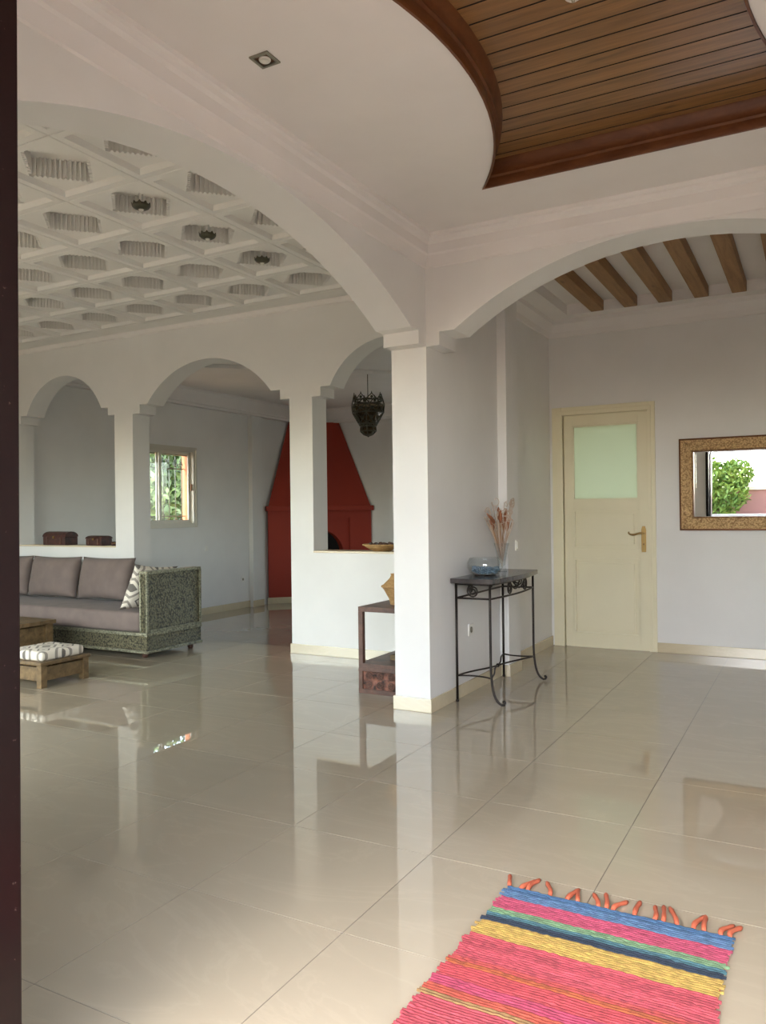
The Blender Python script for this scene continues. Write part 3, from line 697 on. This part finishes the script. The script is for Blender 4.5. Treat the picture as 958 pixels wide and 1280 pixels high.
# ------------------------------------------------------------------ hanging lantern
t = thing('hanging_lantern', 'dark pierced bronze lantern with a crown of points hanging before the red hood', 'lantern', (-5.12, 8.98, 2.26))
MB().tube([(0, 0, .50), (0, 0, .805)], .006, 6).build('hanging_rod', LANT, t)
def oct_(r, z, ph=PI/8, n=8): return [(r*math.cos(ph+2*PI*i/n), r*math.sin(ph+2*PI*i/n), z) for i in range(n)]
lev = [oct_(.20, .46), oct_(.215, .40), oct_(.205, .30), oct_(.125, .16), oct_(.10, .12), oct_(.105, .06), oct_(.06, .015), oct_(.02, .0)]
for lv in range(7):
    q = MB(); rr = .010 if lv < 4 else .008
    q.tube(lev[lv], rr, 6, closed=True)
    q.build('ring', LANT, t)
for k in range(8):
    q = MB(); 
    q.tube([l_k[k] for l_k in lev], .008, 6); q.build('rib', LANT, t)
    a0, a1 = Vector(lev[0][k]), Vector(lev[0][(k+1) % 8]); mid = (a0+a1)/2
    q = MB(); q.tube([a0, mid+Vector((0, 0, .075)), a1], .008, 6); q.tube([mid+Vector((0, 0, .07)), mid+Vector((0, 0, .10))], [.011, .003], 6)
    q.ball(mid+Vector((0, 0, .03)), .02, 8); q.build('crown_point', LANT, t)
    q = MB()
    for lv in range(1, 7):
        p = [Vector(lev[lv][k])*.985, Vector(lev[lv][(k+1) % 8])*.985, Vector(lev[lv+1][(k+1) % 8])*.985, Vector(lev[lv+1][k])*.985]
        for z_, l2 in ((0, lv), (1, lv), (2, lv+1), (3, lv+1)): p[z_].z = lev[l2][0][2]
        q.add(p, [(0, 1, 2, 3)])
    q.build('glass_panel', LANTG, t)
    q = MB()
    for lv in (1, 2, 3):
        p = [Vector(lev[lv][k]), Vector(lev[lv][(k+1) % 8]), Vector(lev[lv+1][(k+1) % 8]), Vector(lev[lv+1][k])]
        q.tube([p[0], p[2]], .006, 5); q.tube([p[1], p[3]], .006, 5); cc = (p[0]+p[1]+p[2]+p[3])/4; q.ball(cc, .024 if lv < 3 else .014, 8)
    q.build('fretwork', LANT, t)
MB().lathe([(.001, -.02), (.012, -.012), (.018, 0), (.015, .012)], 12).build('finial', LANT, t)
a_ = MB()
for i in range(4):
    v = Vector(lev[0][i*2]); a_.tube([v, (0, 0, .50)], .004, 5)
a_.build('hanger', LANT, t)

# ------------------------------------------------------------------ soft furnishings
def pillow_mesh(name, w, h, th, mat, n=18, pinch=.06, seed=0):
    rnd = random.Random(seed); ph = [rnd.uniform(0, 6.28) for _ in range(6)]
    vs_ = []; fs = []; idx = {}
    for side in (1, -1):
        for i in range(n+1):
            for j in range(n+1):
                u, v = 2*i/n-1, 2*j/n-1
                edge = i in (0, n) or j in (0, n)
                if edge and side == -1: idx[(side, i, j)] = idx[(1, i, j)]; continue
                px_ = 1-pinch*(1-abs(v)**2)*(abs(u)**3); py_ = 1-pinch*(1-abs(u)**2)*(abs(v)**3)
                t_ = ((1-abs(u)**2.6)*(1-abs(v)**2.6))**.5
                t_ *= 1+.06*math.sin(3*u+ph[0])*math.sin(2.5*v+ph[1])
                idx[(side, i, j)] = len(vs_); vs_.append((u*w/2*px_, v*h/2*py_, side*th/2*t_))
        for i in range(n):
            for j in range(n):
                q = [idx[(side, i, j)], idx[(side, i+1, j)], idx[(side, i+1, j+1)], idx[(side, i, j+1)]]
                fs.append(tuple(q if side == 1 else q[::-1]))
    mb = MB(); mb.add(vs_, fs, True); return mb.mesh(name, mat, merge=False)

# ------------------------------------------------------------------ sofa
sx0, sx1, sy0, sy1 = -9.0+.95, -5.10, 5.02, 5.71
t = thing('banquette_sofa', 'long moroccan banquette with taupe velvet seat and embossed silver metal arm', 'sofa', (0, 0, 0))
pl_ = MB().box(sx0, sx1, sy0, sy1, .06, .215).build('plinth', SOFAM, t, bevel=.006)
q = MB().box(sx0, sx1+.018, sy0-.018, sy1, .052, .075).box(sx0, sx1+.012, sy0-.012, sy1, .20, .228); q.build('plinth_moulding', SOFAR, pl_, bevel=.004)
ar = MB().box(sx1-.082, sx1-.004, sy0+.005, sy1, .228, .745).build('arm', SOFAM, t, bevel=.004)
q = MB().box(sx1-.086, sx1+.004, sy0, sy1+.004, .742, .765).box(sx1-.012, sx1+.004, sy0, sy0+.022, .228, .742).box(sx1-.012, sx1+.004, sy1-.02, sy1+.004, .228, .742).box(sx1-.012, sx1+.004, sy0, sy1, .228, .25).box(sx1-.086, sx1-.07, sy0-.001, sy0+.012, .228, .742)
q.build('arm_moulding', SOFAR, ar, bevel=.003)
pf = [(.001, 0), (.022, .002), (.03, .02), (.024, .04), (.032, .055)]
for fx, fy in ((sx1-.08, sy1-.06), (sx1-.10, sy0+.08), (-6.6, sy0+.08), (-6.6, sy1-.06), (sx0+.1, sy0+.08), (sx0+.1, sy1-.06)): MB().lathe(pf, 14, (fx, fy, 0)).build('foot', REDW, t)
def soft_box(name, x0, x1, y0, y1, z0, z1, mat, parent, r=.03, puff=.012):
    mb = MB().box(x0, x1, y0, y1, z0, z1); me = mb.mesh(name, mat); bm = bmesh.new(); bm.from_mesh(me)
    bmesh.ops.bevel(bm, geom=bm.edges[:], offset=r, segments=4, affect='EDGES', profile=.5); bmesh.ops.recalc_face_normals(bm, faces=bm.faces); bm.to_mesh(me); bm.free()
    for p in me.polygons: p.use_smooth = True
    return link(name, me, parent)
soft_box('seat_mattress', sx0+.02, sx1-.086, sy0+.0, sy1-.02, .226, .405, VELVET, t, .035)
for i, (xc, seed) in enumerate(((-6.225, 3), (-6.985, 5), (-7.73, 8))):
    me = pillow_mesh('back_cushion', .74, .43, .21, VELVET, seed=seed)
    lab = ('taupe velvet back cushion on the sofa nearest the patterned pillow', 'taupe velvet back cushion in the middle of the sofa row', 'taupe velvet back cushion at the left end of the sofa row')[i]
    o = link('back_cushion', me, None, (xc, 5.59, .628), (math.radians(78), 0, 0)); tag(o, lab, 'cushion', 'taupe sofa cushions')
me = pillow_mesh('throw_pillow', .44, .50, .15, KILIM, seed=2, pinch=.09)
o = link('throw_pillow', me); o.matrix_world = Matrix.Translation((-5.315, 5.27, .60)) @ Matrix.Rotation(math.radians(-6), 4, 'Z') @ Matrix.Rotation(math.radians(-68), 4, 'Y') @ Matrix.Rotation(math.radians(6), 4, 'Z')
tag(o, 'grey and white patterned kilim pillow leaning on the embossed sofa arm', 'pillow')

# ------------------------------------------------------------------ stool and coffee table
t = thing('footstool', 'low wooden footstool with a grey and white kilim cushion', 'stool', (-5.165, 4.05, 0))
hs_ = .215
for sx in (-1, 1):
    for sy in (-1, 1): MB().box(sx*hs_-.026*(sx+1), sx*hs_-.026*(sx-1), sy*hs_-.026*(sy+1), sy*hs_-.026*(sy-1), 0, .165).build('leg', OLDW, t, bevel=.004)
q = MB()
for s in (-1, 1): q.box(-hs_+.05, hs_-.05, s*(hs_-.02)-.012, s*(hs_-.02)+.012, .05, .15).box(s*(hs_-.02)-.012, s*(hs_-.02)+.012, -hs_+.05, hs_-.05, .05, .15)
q.build('apron', OLDW, t, bevel=.003)
MB().box(-hs_-.012, hs_+.012, -hs_-.012, hs_+.012, .165, .19).build('seat_frame', OLDW, t, bevel=.006)
soft_box('stool_cushion', -.195, .195, -.195, .195, .188, .262, KILIM, t, .026)
t = thing('coffee_table', 'carved wooden coffee table with plank top in front of the sofa', 'table', (-6.42, 4.30, 0))
tw, td = .52, .40
for sx in (-1, 1):
    for sy in (-1, 1): MB().box(sx*tw-.035*(sx+1), sx*tw-.035*(sx-1), sy*td-.035*(sy+1), sy*td-.035*(sy-1), 0, .315).build('leg', OLDW, t, bevel=.004)
q = MB()
for s in (-1, 1): q.box(-tw+.07, tw-.07, s*(td-.03)-.015, s*(td-.03)+.015, .10, .30).box(s*(tw-.03)-.015, s*(tw-.03)+.015, -td+.07, td-.07, .10, .30)
q.build('carved_apron', OLDW, t, bevel=.003)
for i in range(5): MB().box(-tw-.02, tw+.02, -td-.02+.168*i+.001, -td-.02+.168*(i+1)-.001, .315, .348).build('top_plank', OLDW, t, bevel=.003)

# ------------------------------------------------------------------ leather boxes on the ledge
def chest(label, x0, x1, y0, y1, z, h, dome):
    t = thing('leather_box', label, 'box', ((x0+x1)/2, (y0+y1)/2, z), 0, 'boxes on the arch ledge'); w = (x1-x0)/2; d = (y1-y0)/2
    MB().box(-w, w, -d, d, 0, h*.6).build('box_body', BLEATH, t, bevel=.008)
    pr = [(-d-.004, h*.6)]+[(-(d+.004)*math.cos(PI*i/10), h*.62+dome*math.sin(PI*i/10)) for i in range(0, 11)]+[(d+.004, h*.6)]
    MB().prism(pr[::-1], 0, -w-.004, w+.004).build('lid', BLEATH, t, bevel=.004)
    for s in (-.6, .6): MB().box(s*w-.012, s*w+.012, -d-.007, -d-.001, .01, h*.6).build('strap', REDW, t)
    MB().box(-.012, .012, -d-.010, -d-.002, h*.48, h*.66).build('clasp', BRASS, t)
chest('larger domed brown leather box on the ledge of the left arch', -7.52, -7.16, 5.87, 6.04, .94, .15, .055)
chest('smaller squat brown leather box on the ledge of the left arch', -6.85, -6.615, 5.88, 6.03, .94, .12, .03)
chest('tiny dark leather box at the pillar end of the ledge', -6.492, -6.375, 5.90, 6.0, .94, .05, .012)

# ------------------------------------------------------------------ basket bowl on the ledge
t = thing('bread_basket', 'shallow straw bowl of dried pods on the ledge by the pillar', 'bowl', (-3.27, 5.95, .922))
MB().lathe([(.07, 0), (.085, .005), (.13, .03), (.165, .052), (.162, .058), (.125, .038), (.08, .015), (.001, .012)], 28).build('woven_bowl', STRAW, t)
MB().tube([(.164*math.cos(2*PI*i/28), .164*math.sin(2*PI*i/28), .055) for i in range(28)], .007, 6, closed=True).build('rim', STRAW, t)
rnd = random.Random(4)
pod_me = MB().ball((0, 0, 0), .024, 8, (1, .8, .7)).mesh('dried_pod', REDW)
for i in range(16):
    an = i*2.4; rr = .022*math.sqrt(i)*1.25
    o = link('dried_pod', pod_me, None, (-3.27+rr*math.cos(an), 5.95+rr*math.sin(an), .922+.044+.1*rr+.008*rnd.random()), (rnd.random()*.5, 0, rnd.random()*6))
    tag(o, 'dark dried pod lying in the shallow straw bowl', 'dried pod', 'dried pods in the straw bowl')

# ------------------------------------------------------------------ carved side shelf behind the pillar
t = thing('side_shelf', 'low open brown wooden shelf with a carved base box behind the pillar', 'shelf', (-2.80, 4.735, 0))
w_, d2_ = .415, .62
MB().box(0, w_, 0, d2_, .565, .60).build('top_board', REDW, t, bevel=.003)
for a, b in ((0, 0), (w_-.035, 0), (0, d2_-.035), (w_-.035, d2_-.035)): MB().box(a, a+.035, b, b+.035, .205, .565).build('post', REDW, t, bevel=.002)
MB().box(0, w_, 0, d2_, .185, .208).build('lower_shelf', REDW, t, bevel=.002)
bx_ = ringbox(MB(), 0, w_, 0, .185, .03, 0, .03); bx_.box(0, w_, d2_-.02, d2_, 0, .185).box(0, .02, .03, d2_-.02, 0, .185).box(w_-.02, w_, .03, d2_-.02, 0, .185)
bx_ = bx_.build('base_box', REDW, t, bevel=.002)
MB().box(.03, w_-.03, .012, .028, .03, .155).build('carved_panel', CARVE, bx_)
# rosettes pierced into the panel
for i in range(4):
    for j in range(2):
        q = MB(); cx_, cz_ = .075+.088*i, .062+.062*j
        q.tube([(cx_+.022*math.cos(2*PI*k/14), .010, cz_+.022*math.sin(2*PI*k/14)) for k in range(14)], .0045, 5, closed=True)
        for k in range(6): q.tube([(cx_, .009, cz_), (cx_+.02*math.cos(PI*k/3), .010, cz_+.02*math.sin(PI*k/3))], .004, 5)
        q.build('rosette', REDW, bx_)
t = thing('carved_vase', 'faceted pale wooden vase standing on the brown side shelf', 'vase', (-2.60, 4.93, .60))
MB().lathe([(.03, 0), (.042, .004), (.052, .045), (.085, .105), (.10, .125), (.098, .14), (.07, .165), (.045, .19), (.035, .21), (.040, .22), (.030, .22), (.03, .20)], 10, smooth=False).build('vase_body', STRAW, t)
MB().tube([(.1*math.cos(2*PI*i/20), .1*math.sin(2*PI*i/20), .132) for i in range(20)], .008, 6, closed=True).build('carved_band', STRAW, t)
t = thing('wooden_tray', 'small dark wooden tray on the lower board of the side shelf', 'tray', (-2.58, 5.0, .208))
MB().box(-.07, .1, -.08, .1, 0, .012).build('tray_base', OLDW, t, bevel=.002)
q = MB(); q.box(-.07, .1, -.08, -.072, .012, .035).box(-.07, .1, .092, .1, .012, .035).box(-.07, -.062, -.072, .092, .012, .035).box(.092, .1, -.072, .092, .012, .035); q.build('tray_rim', OLDW, t)

# ------------------------------------------------------------------ wrought iron console
t = thing('console_table', 'narrow wrought iron console table with dark stone top and scrolls', 'table', (0, 0, 0))
bx0, bx1, by0, by1 = -2.075, -1.84, 4.78, 5.66
zt_ = .815
top = [(bx0-.03, by0-.03)]+[(bx1+.03+.035*math.sin(PI*i/12), by0-.03+(by1-by0+.06)*i/12) for i in range(13)]+[(bx0-.03, by1+.03)]
MB().prism(top, 2, zt_-.032, zt_).build('stone_top', SLATE, t, bevel=.004)
rl = .0085
for yy in (by0, by1):
    MB().tube([(bx0, yy, zt_-.03), (bx0, yy, .012)], rl, 10).ball((bx0, yy, .012), .012, 10).build('back_leg', IRON, t)
    pts = [Vector((bx1, yy, zt_-.03)), Vector((bx1, yy, .6)), Vector((bx1, yy, .35))]+bez((bx1, yy, .30), (bx1, yy, .13), (bx1+.015, yy, .03), (bx1+.072, yy, .012), 10)+[Vector((bx1+.088, yy, .016)), Vector((bx1+.094, yy, .03)), Vector((bx1+.086, yy, .038))]
    MB().tube(pts, rl, 10).ball((bx1+.085, yy, .034), .010, 8).build('front_leg', IRON, t)
for zz in (zt_-.038, .685):
    q = MB(); q.tube([(bx0, by0, zz), (bx1, by0, zz)], .0065, 8).tube([(bx0, by1, zz), (bx1, by1, zz)], .0065, 8).tube([(bx0, by0, zz), (bx0, by1, zz)], .0065, 8)
    q.tube([(bx1+(.035 if zz < .7 else .035)*math.sin(PI*i/12), by0+(by1-by0)*i/12, zz) for i in range(13)], .0065, 8); q.build('rail', IRON, t)
def spiral(cx, cy, z, r, ax, turns=2.1, start=0, flip=1):
    pts = []
    for i in range(34):
        a_ = start+flip*turns*2*PI*i/33; rr = r*(1-.72*i/33); d = rr*math.cos(a_); pts.append((cx+(d if ax == 0 else 0), cy+(d if ax == 1 else 0), z+rr*math.sin(a_)))
    return pts
for yy in (by0, by1): MB().tube(spiral((bx0+bx1)/2, yy, .733, .042, 0, start=PI/2), .0055, 7).build('scroll', IRON, t)
for yy, fl_ in ((by0+.30, 1), (by1-.27, -1)):
    q = MB(); q.tube(spiral(bx1+.028, yy, .733, .044, 1, start=PI/2, flip=fl_), .0055, 7)
    q.tube(bez((bx1+.028, yy-fl_*.0, .777), (bx1+.03, yy+fl_*.08, .70), (bx1+.03, yy+fl_*.16, .70), (bx1+.02, yy+fl_*.22, .775), 12), .0055, 7); q.build('scroll', IRON, t)
for yy in (by0+.25, by1-.25): MB().tube(spiral(bx0, yy, .733, .042, 1, start=PI/2), .0055, 7).build('scroll', IRON, t)
zs = .175; cxm, cym = (bx0+bx1)/2, (by0+by1)/2
for yy, s in ((by0, 1), (by1, -1)):
    for xx in (bx0, bx1): MB().tube(bez((xx, yy, zs), (xx+(cxm-xx)*.3, yy+s*.22, zs+.005), (cxm+(xx-cxm)*.25, cym-s*.2, zs), (cxm, cym, zs), 14), .006, 7).build('stretcher', IRON, t)
    MB().tube(bez((bx0, yy, zs), (bx0+.07, yy+s*.05, zs), (bx1-.07, yy+s*.05, zs), (bx1, yy, zs), 10), .0055, 7).build('stretcher', IRON, t)
MB().ball((cxm, cym, zs), .014, 10).build('stretcher_boss', IRON, t)
# glass bowl with pebbles
bc = (-1.985, 5.07, zt_)
t = thing('glass_bowl', 'round clear glass bowl of blue glass pebbles on the iron console', 'bowl', bc)
MB().lathe([(.001, .0), (.075, .0), (.105, .02), (.122, .055), (.120, .09), (.104, .118), (.101, .12), (.100, .116), (.115, .09), (.117, .055), (.101, .024), (.072, .006), (.001, .006)], 32).build('bowl_wall', GLASS, t)
q = MB(); rnd = random.Random(11)
for i in range(150):
    rr = .094*math.sqrt(rnd.random()); an = rnd.random()*2*PI; zz = .016+.040*rnd.random()
    if rr > .085 and zz < .03: rr *= .85
    q.ball((rr*math.cos(an), rr*math.sin(an), zz), .0085+.004*rnd.random(), 6, (1, 1, .6))
o = q.build('glass_pebbles', PEBBLE, None, bc, merge=False); tag(o, 'blue glass pebbles filling the bottom of the glass bowl', 'pebbles', kind='stuff')
# glass vase with dried stems
vc = (-2.0, 5.44, zt_)
t = thing('glass_vase', 'tall flared clear glass vase on the iron console', 'vase', vc)
MB().lathe([(.001, 0), (.038, 0), (.034, .012), (.028, .04), (.034, .10), (.044, .16), (.056, .205), (.053, .205), (.041, .16), (.031, .10), (.024, .045), (.001, .03)], 24).build('vase_wall', GLASS, t)
t = thing('dried_flowers', 'bunch of dried brown seed heads and pale curly twigs in the glass vase', 'dried flowers', (vc[0], vc[1], zt_+.035))
rnd = random.Random(21)
for i in range(13):
    an = i*2.4; sp = rnd.uniform(.03, .13); hgt = rnd.uniform(.26, .37)
    e_ = Vector((sp*math.cos(an)*.7, sp*math.sin(an), hgt)); MB().tube(bez((0, 0, 0), (0, 0, hgt*.4), e_*.7, e_, 6), .0026, 5).build('stem', DRIED, t)
    if i % 2 == 0:
        d_v = e_.normalized(); MB().tube([e_-d_v*.01, e_+d_v*.02, e_+d_v*.055, e_+d_v*.085], [.005, .014, .013, .004], 7).build('seed_head', SEED, t)
st = bez((0, 0, 0), (0, -.02, .15), (0, -.10, .28), (.0, -.13, .32), 8); MB().tube(st, .003, 5).build('stem', DRIED, t)
MB().tube(bez((.0, -.13, .32), (.0, -.18, .345), (.0, -.22, .36), (.0, -.28, .385), 8), [.005, .01, .011, .011, .011, .01, .009, .007, .004], 7).build('seed_head', SEED, t)
for i in range(24):
    an = rnd.random()*2*PI; sp = rnd.uniform(.04, .13); b0 = Vector((sp*math.cos(an)*.7, sp*math.sin(an)*1.3, rnd.uniform(.30, .46))); r_c = rnd.uniform(.022, .05); tilt = rnd.random()*PI
    pts = [(0, 0, 0), b0*.55]+[b0+Vector((r_c*(1-i2/20)*math.cos(i2*.5+an)*math.cos(tilt), r_c*(1-i2/20)*math.cos(i2*.5+an)*math.sin(tilt)+.003*i2*math.sin(an), r_c*(1-i2/20)*math.sin(i2*.5+an)+.002*i2)) for i2 in range(15)]
    MB().tube(pts, .0026, 5).build('curly_twig', CURL, t)

# ------------------------------------------------------------------ rag rug
rugL = 1.62; rugW = .685
def band(t_):
    B_ = [(0, (70, 118, 168)), (.03, (92, 134, 182)), (.075, (220, 72, 108)), (.155, (126, 170, 116)), (.175, (72, 128, 142)), (.205, (44, 62, 84)), (.228, (200, 196, 188)), (.236, (222, 178, 72)), (.315, (236, 214, 178)), (.328, (226, 74, 88)), (.45, (214, 70, 66)), (.475, (206, 92, 42)), (.50, (222, 66, 74)), (.56, (212, 60, 96)), (.61, (228, 84, 58)), (.64, (176, 128, 70)), (.66, (222, 70, 84)), (.80, (232, 98, 52)), (.86, (220, 66, 92)), (.98, (80, 124, 170)), (1.06, (222, 178, 72)), (1.15, (226, 74, 88)), (1.45, (70, 118, 168))]
    c = B_[0][1]
    for p, q in B_:
        if t_ >= p: c = q
    return c
rnd = random.Random(33)
nrow, ncol, ns = 150, 60, 4; rh = rugL/nrow
vs_, fs, cols = [], [], []
for r in range(nrow):
    base = band((r+.5)*rh+rnd.uniform(-.006, .006)); ex0, ex1 = rnd.uniform(-.010, .006), rnd.uniform(-.006, .010); jit = [rnd.uniform(.72, 1.2) for _ in range(ncol+1)]
    row_shift = rnd.uniform(.82, 1.14)
    o = len(vs_)
    for c in range(ncol+1):
        x = -rugW/2+ex0+(rugW-ex0+ex1)*c/ncol
        wob = .0016*math.sin(c*.35+r*.23)+.0010*math.sin(c*1.7+r*2.1)
        hh = .0055+.002*math.sin(c*2.3+r*1.9)*rnd.random()
        for s in range(ns+1):
            u = s/ns; vs_.append((x, -(r+u)*rh+wob, .002+hh*math.sin(PI*u)**.6+.002))
            k = row_shift*jit[c]; gm = sum(base)/3; cc = [q_*.47 for q_ in S(*[x_*.80+gm*.20 for x_ in base])]; cols.append((min(1, cc[0]*k), min(1, cc[1]*k*rnd.uniform(.9, 1.1)), min(1, cc[2]*k), 1))
    for c in range(ncol):
        for s in range(ns): fs.append((o+c*(ns+1)+s, o+(c+1)*(ns+1)+s, o+(c+1)*(ns+1)+s+1, o+c*(ns+1)+s+1))
mt, n_, l_, b_ = new_mat('rag_weave', (.8, .3, .3, 1), .95)
vc_ = n_.new('ShaderNodeVertexColor'); vc_.layer_name = 'Col'; l_.new(vc_.outputs[0], b_.inputs['Base Color'])
t2 = noise(n_, l_, coords(n_, l_, (1, 3, 1)), 260, 3); bump(n_, l_, b_, t2.outputs[0], .5, .003)
me = bpy.data.meshes.new('woven_field'); me.from_pydata(vs_, [], fs); ca = me.color_attributes.new('Col', 'FLOAT_COLOR', 'POINT')
for i, c in enumerate(cols): ca.data[i].color = c
for p in me.polygons: p.use_smooth = True
me.materials.append(mt)
rug = thing('rag_rug', 'striped multicoloured rag rug with orange tassels on the hall floor', 'rug', (-.565, 2.49, .0005), math.radians(-.6))
link('woven_field', me, rug)
q = MB().box(-rugW/2+.004, rugW/2-.004, -rugL+.01, -.004, 0, .0035); q.build('rug_backing', COTTON, rug)
fx = [-.338, -.30, -.275, -.20, -.145, -.11, -.045, -.02, .0, .065, .125, .15, .19, .235, .265, .31, .335]
for i, x in enumerate(fx):
    L = rnd.uniform(.07, .10); dx = rnd.uniform(-.03, .03) if i % 3 else rnd.uniform(-.05, .05)
    MB().tube(bez((x, -.004, .008), (x+rnd.uniform(-.01, .01), L*.35, .016), (x+dx*.6, L*.6, .008), (x+dx, L, .006), 7), [.006, .008, .008, .007, .0065, .007, .008, .005], 6).build('tassel', COTTON, rug)

# ------------------------------------------------------------------ outdoors
t = thing('shade_canopy', 'flat white canopy above the entrance, unseen, added to hold back sun and high sky', 'canopy', (-3.7, -.35, 2.95), kind='structure')  # unseen slab added to keep sun and high sky out of the rooms
MB().box(-4.9, 4.9, -1.2, 1.19, 0, .18).build('canopy_slab', WALL, t)
MB().box(-4.95, 4.95, -1.28, -1.2, -.05, .24).build('canopy_fascia', TERRA, t)
struct(MB().box(-14, 10, -13, .85, -.22, -.05).build('ground_terrace', PAVE), 'pale terracotta paved terrace outside the entrance', 'terrace')
struct(MB().box(-16, XW-.25, .85, 18, -.5, -.32).build('ground_garden', SOIL), 'bare garden soil outside the barred window', 'ground')
struct(MB().box(-8.1, 8, 12.3, 18, -.5, -.32).box(-2, 8, 9.8, 12.3, -.5, -.32).build('ground_yard', PAVE), 'pale yard behind the house', 'ground')
t = thing('garden_wall', 'brown rendered garden wall with a pale coping beyond the terrace', 'garden wall', (0, -9.2, -.05))
MB().box(-12, 9, -.12, .12, 0, 1.80).build('wall_panel', GWALL, t)
MB().box(-12, 9, -.17, .17, 1.80, 1.88).build('coping', BASEB, t)
t = thing('planter', 'low grey stone planter in front of the brown garden wall', 'planter', (-1.2, -7.2, -.05))
MB().box(-2.6, 2.6, -.4, .4, 0, 1.08).build('planter_wall', PSTONE, t, bevel=.01)
MB().box(-2.66, 2.66, -.46, .46, 1.08, 1.16).build('planter_coping', PSTONE, t, bevel=.01)
def bush(name, label, loc, blobs, n, size, mat, seed, cat='bush'):
    rnd = random.Random(seed); t = thing(name, label, cat, loc); q = MB(); vs_ = []; fs = []
    for i in range(n):
        bx, by, bz, br = blobs[rnd.randrange(len(blobs))]
        d = Vector((rnd.gauss(0, 1), rnd.gauss(0, 1), rnd.gauss(0, 1))).normalized()*br*(rnd.random()**.33)
        p = Vector((bx, by, max(.05, bz+d.z)))+Vector((d.x, d.y, 0)); a_ = Vector((rnd.gauss(0, 1), rnd.gauss(0, 1), rnd.gauss(0, 1))).normalized(); b2 = a_.orthogonal().normalized(); s = size*rnd.uniform(.6, 1.3)
        o = len(vs_); vs_ += [p-a_*s, p+b2*s*.4, p+a_*s, p-b2*s*.4]; fs.append((o, o+1, o+2, o+3))
    q.add(vs_, fs); f_ = q.build('foliage', mat, t, merge=False); f_['kind'] = 'stuff'
    for i in range(4):
        bx, by, bz, br = blobs[i % len(blobs)]; MB().tube(bez((.1*i-.15, .05*i, 0), (.1*i-.15, 0, bz*.4), (bx*.6, by*.6, bz*.6), (bx, by, bz), 6), [.05, .045, .04, .035, .03, .02, .015], 6).build('branch', BARK, t)
bush('garden_shrub', 'bright green shrub growing before the brown garden wall', (-2.7, -8.4, -.05), [(0, 0, 1.6, .5), (.7, 0, 1.7, .5), (-.8, 0, 1.4, .5), (.2, 0, 2.2, .48), (.9, 0, 2.2, .42), (-.5, 0, 2.1, .5), (.4, 0, 1.0, .5), (-.4, 0, .8, .5)], 5200, .09, LEAF, 5)
bush('garden_tree', 'olive green leafy tree outside the barred window', (-11.4, 11.6, -.32), [(0, 0, 1.5, 1.1), (-.3, 1.2, 1.8, 1.1), (.2, -1.2, 1.6, 1.0), (-.2, .4, 2.8, 1.1), (-.2, -.9, 2.8, 1.0), (.1, 2.2, 1.7, 1.0), (0, 1.6, 2.9, .9), (.3, .2, .8, .8)], 9000, .10, LEAFD, 9, 'tree')
bush('garden_hedge', 'clipped leafy hedge at the foot of the tree outside the barred window', (-14.2, 12.6, -.32), [(0, -3+i*.9, z, .9) for i in range(8) for z in (.7, 1.9, 3.0)], 9000, .13, LEAFD, 12, 'hedge')
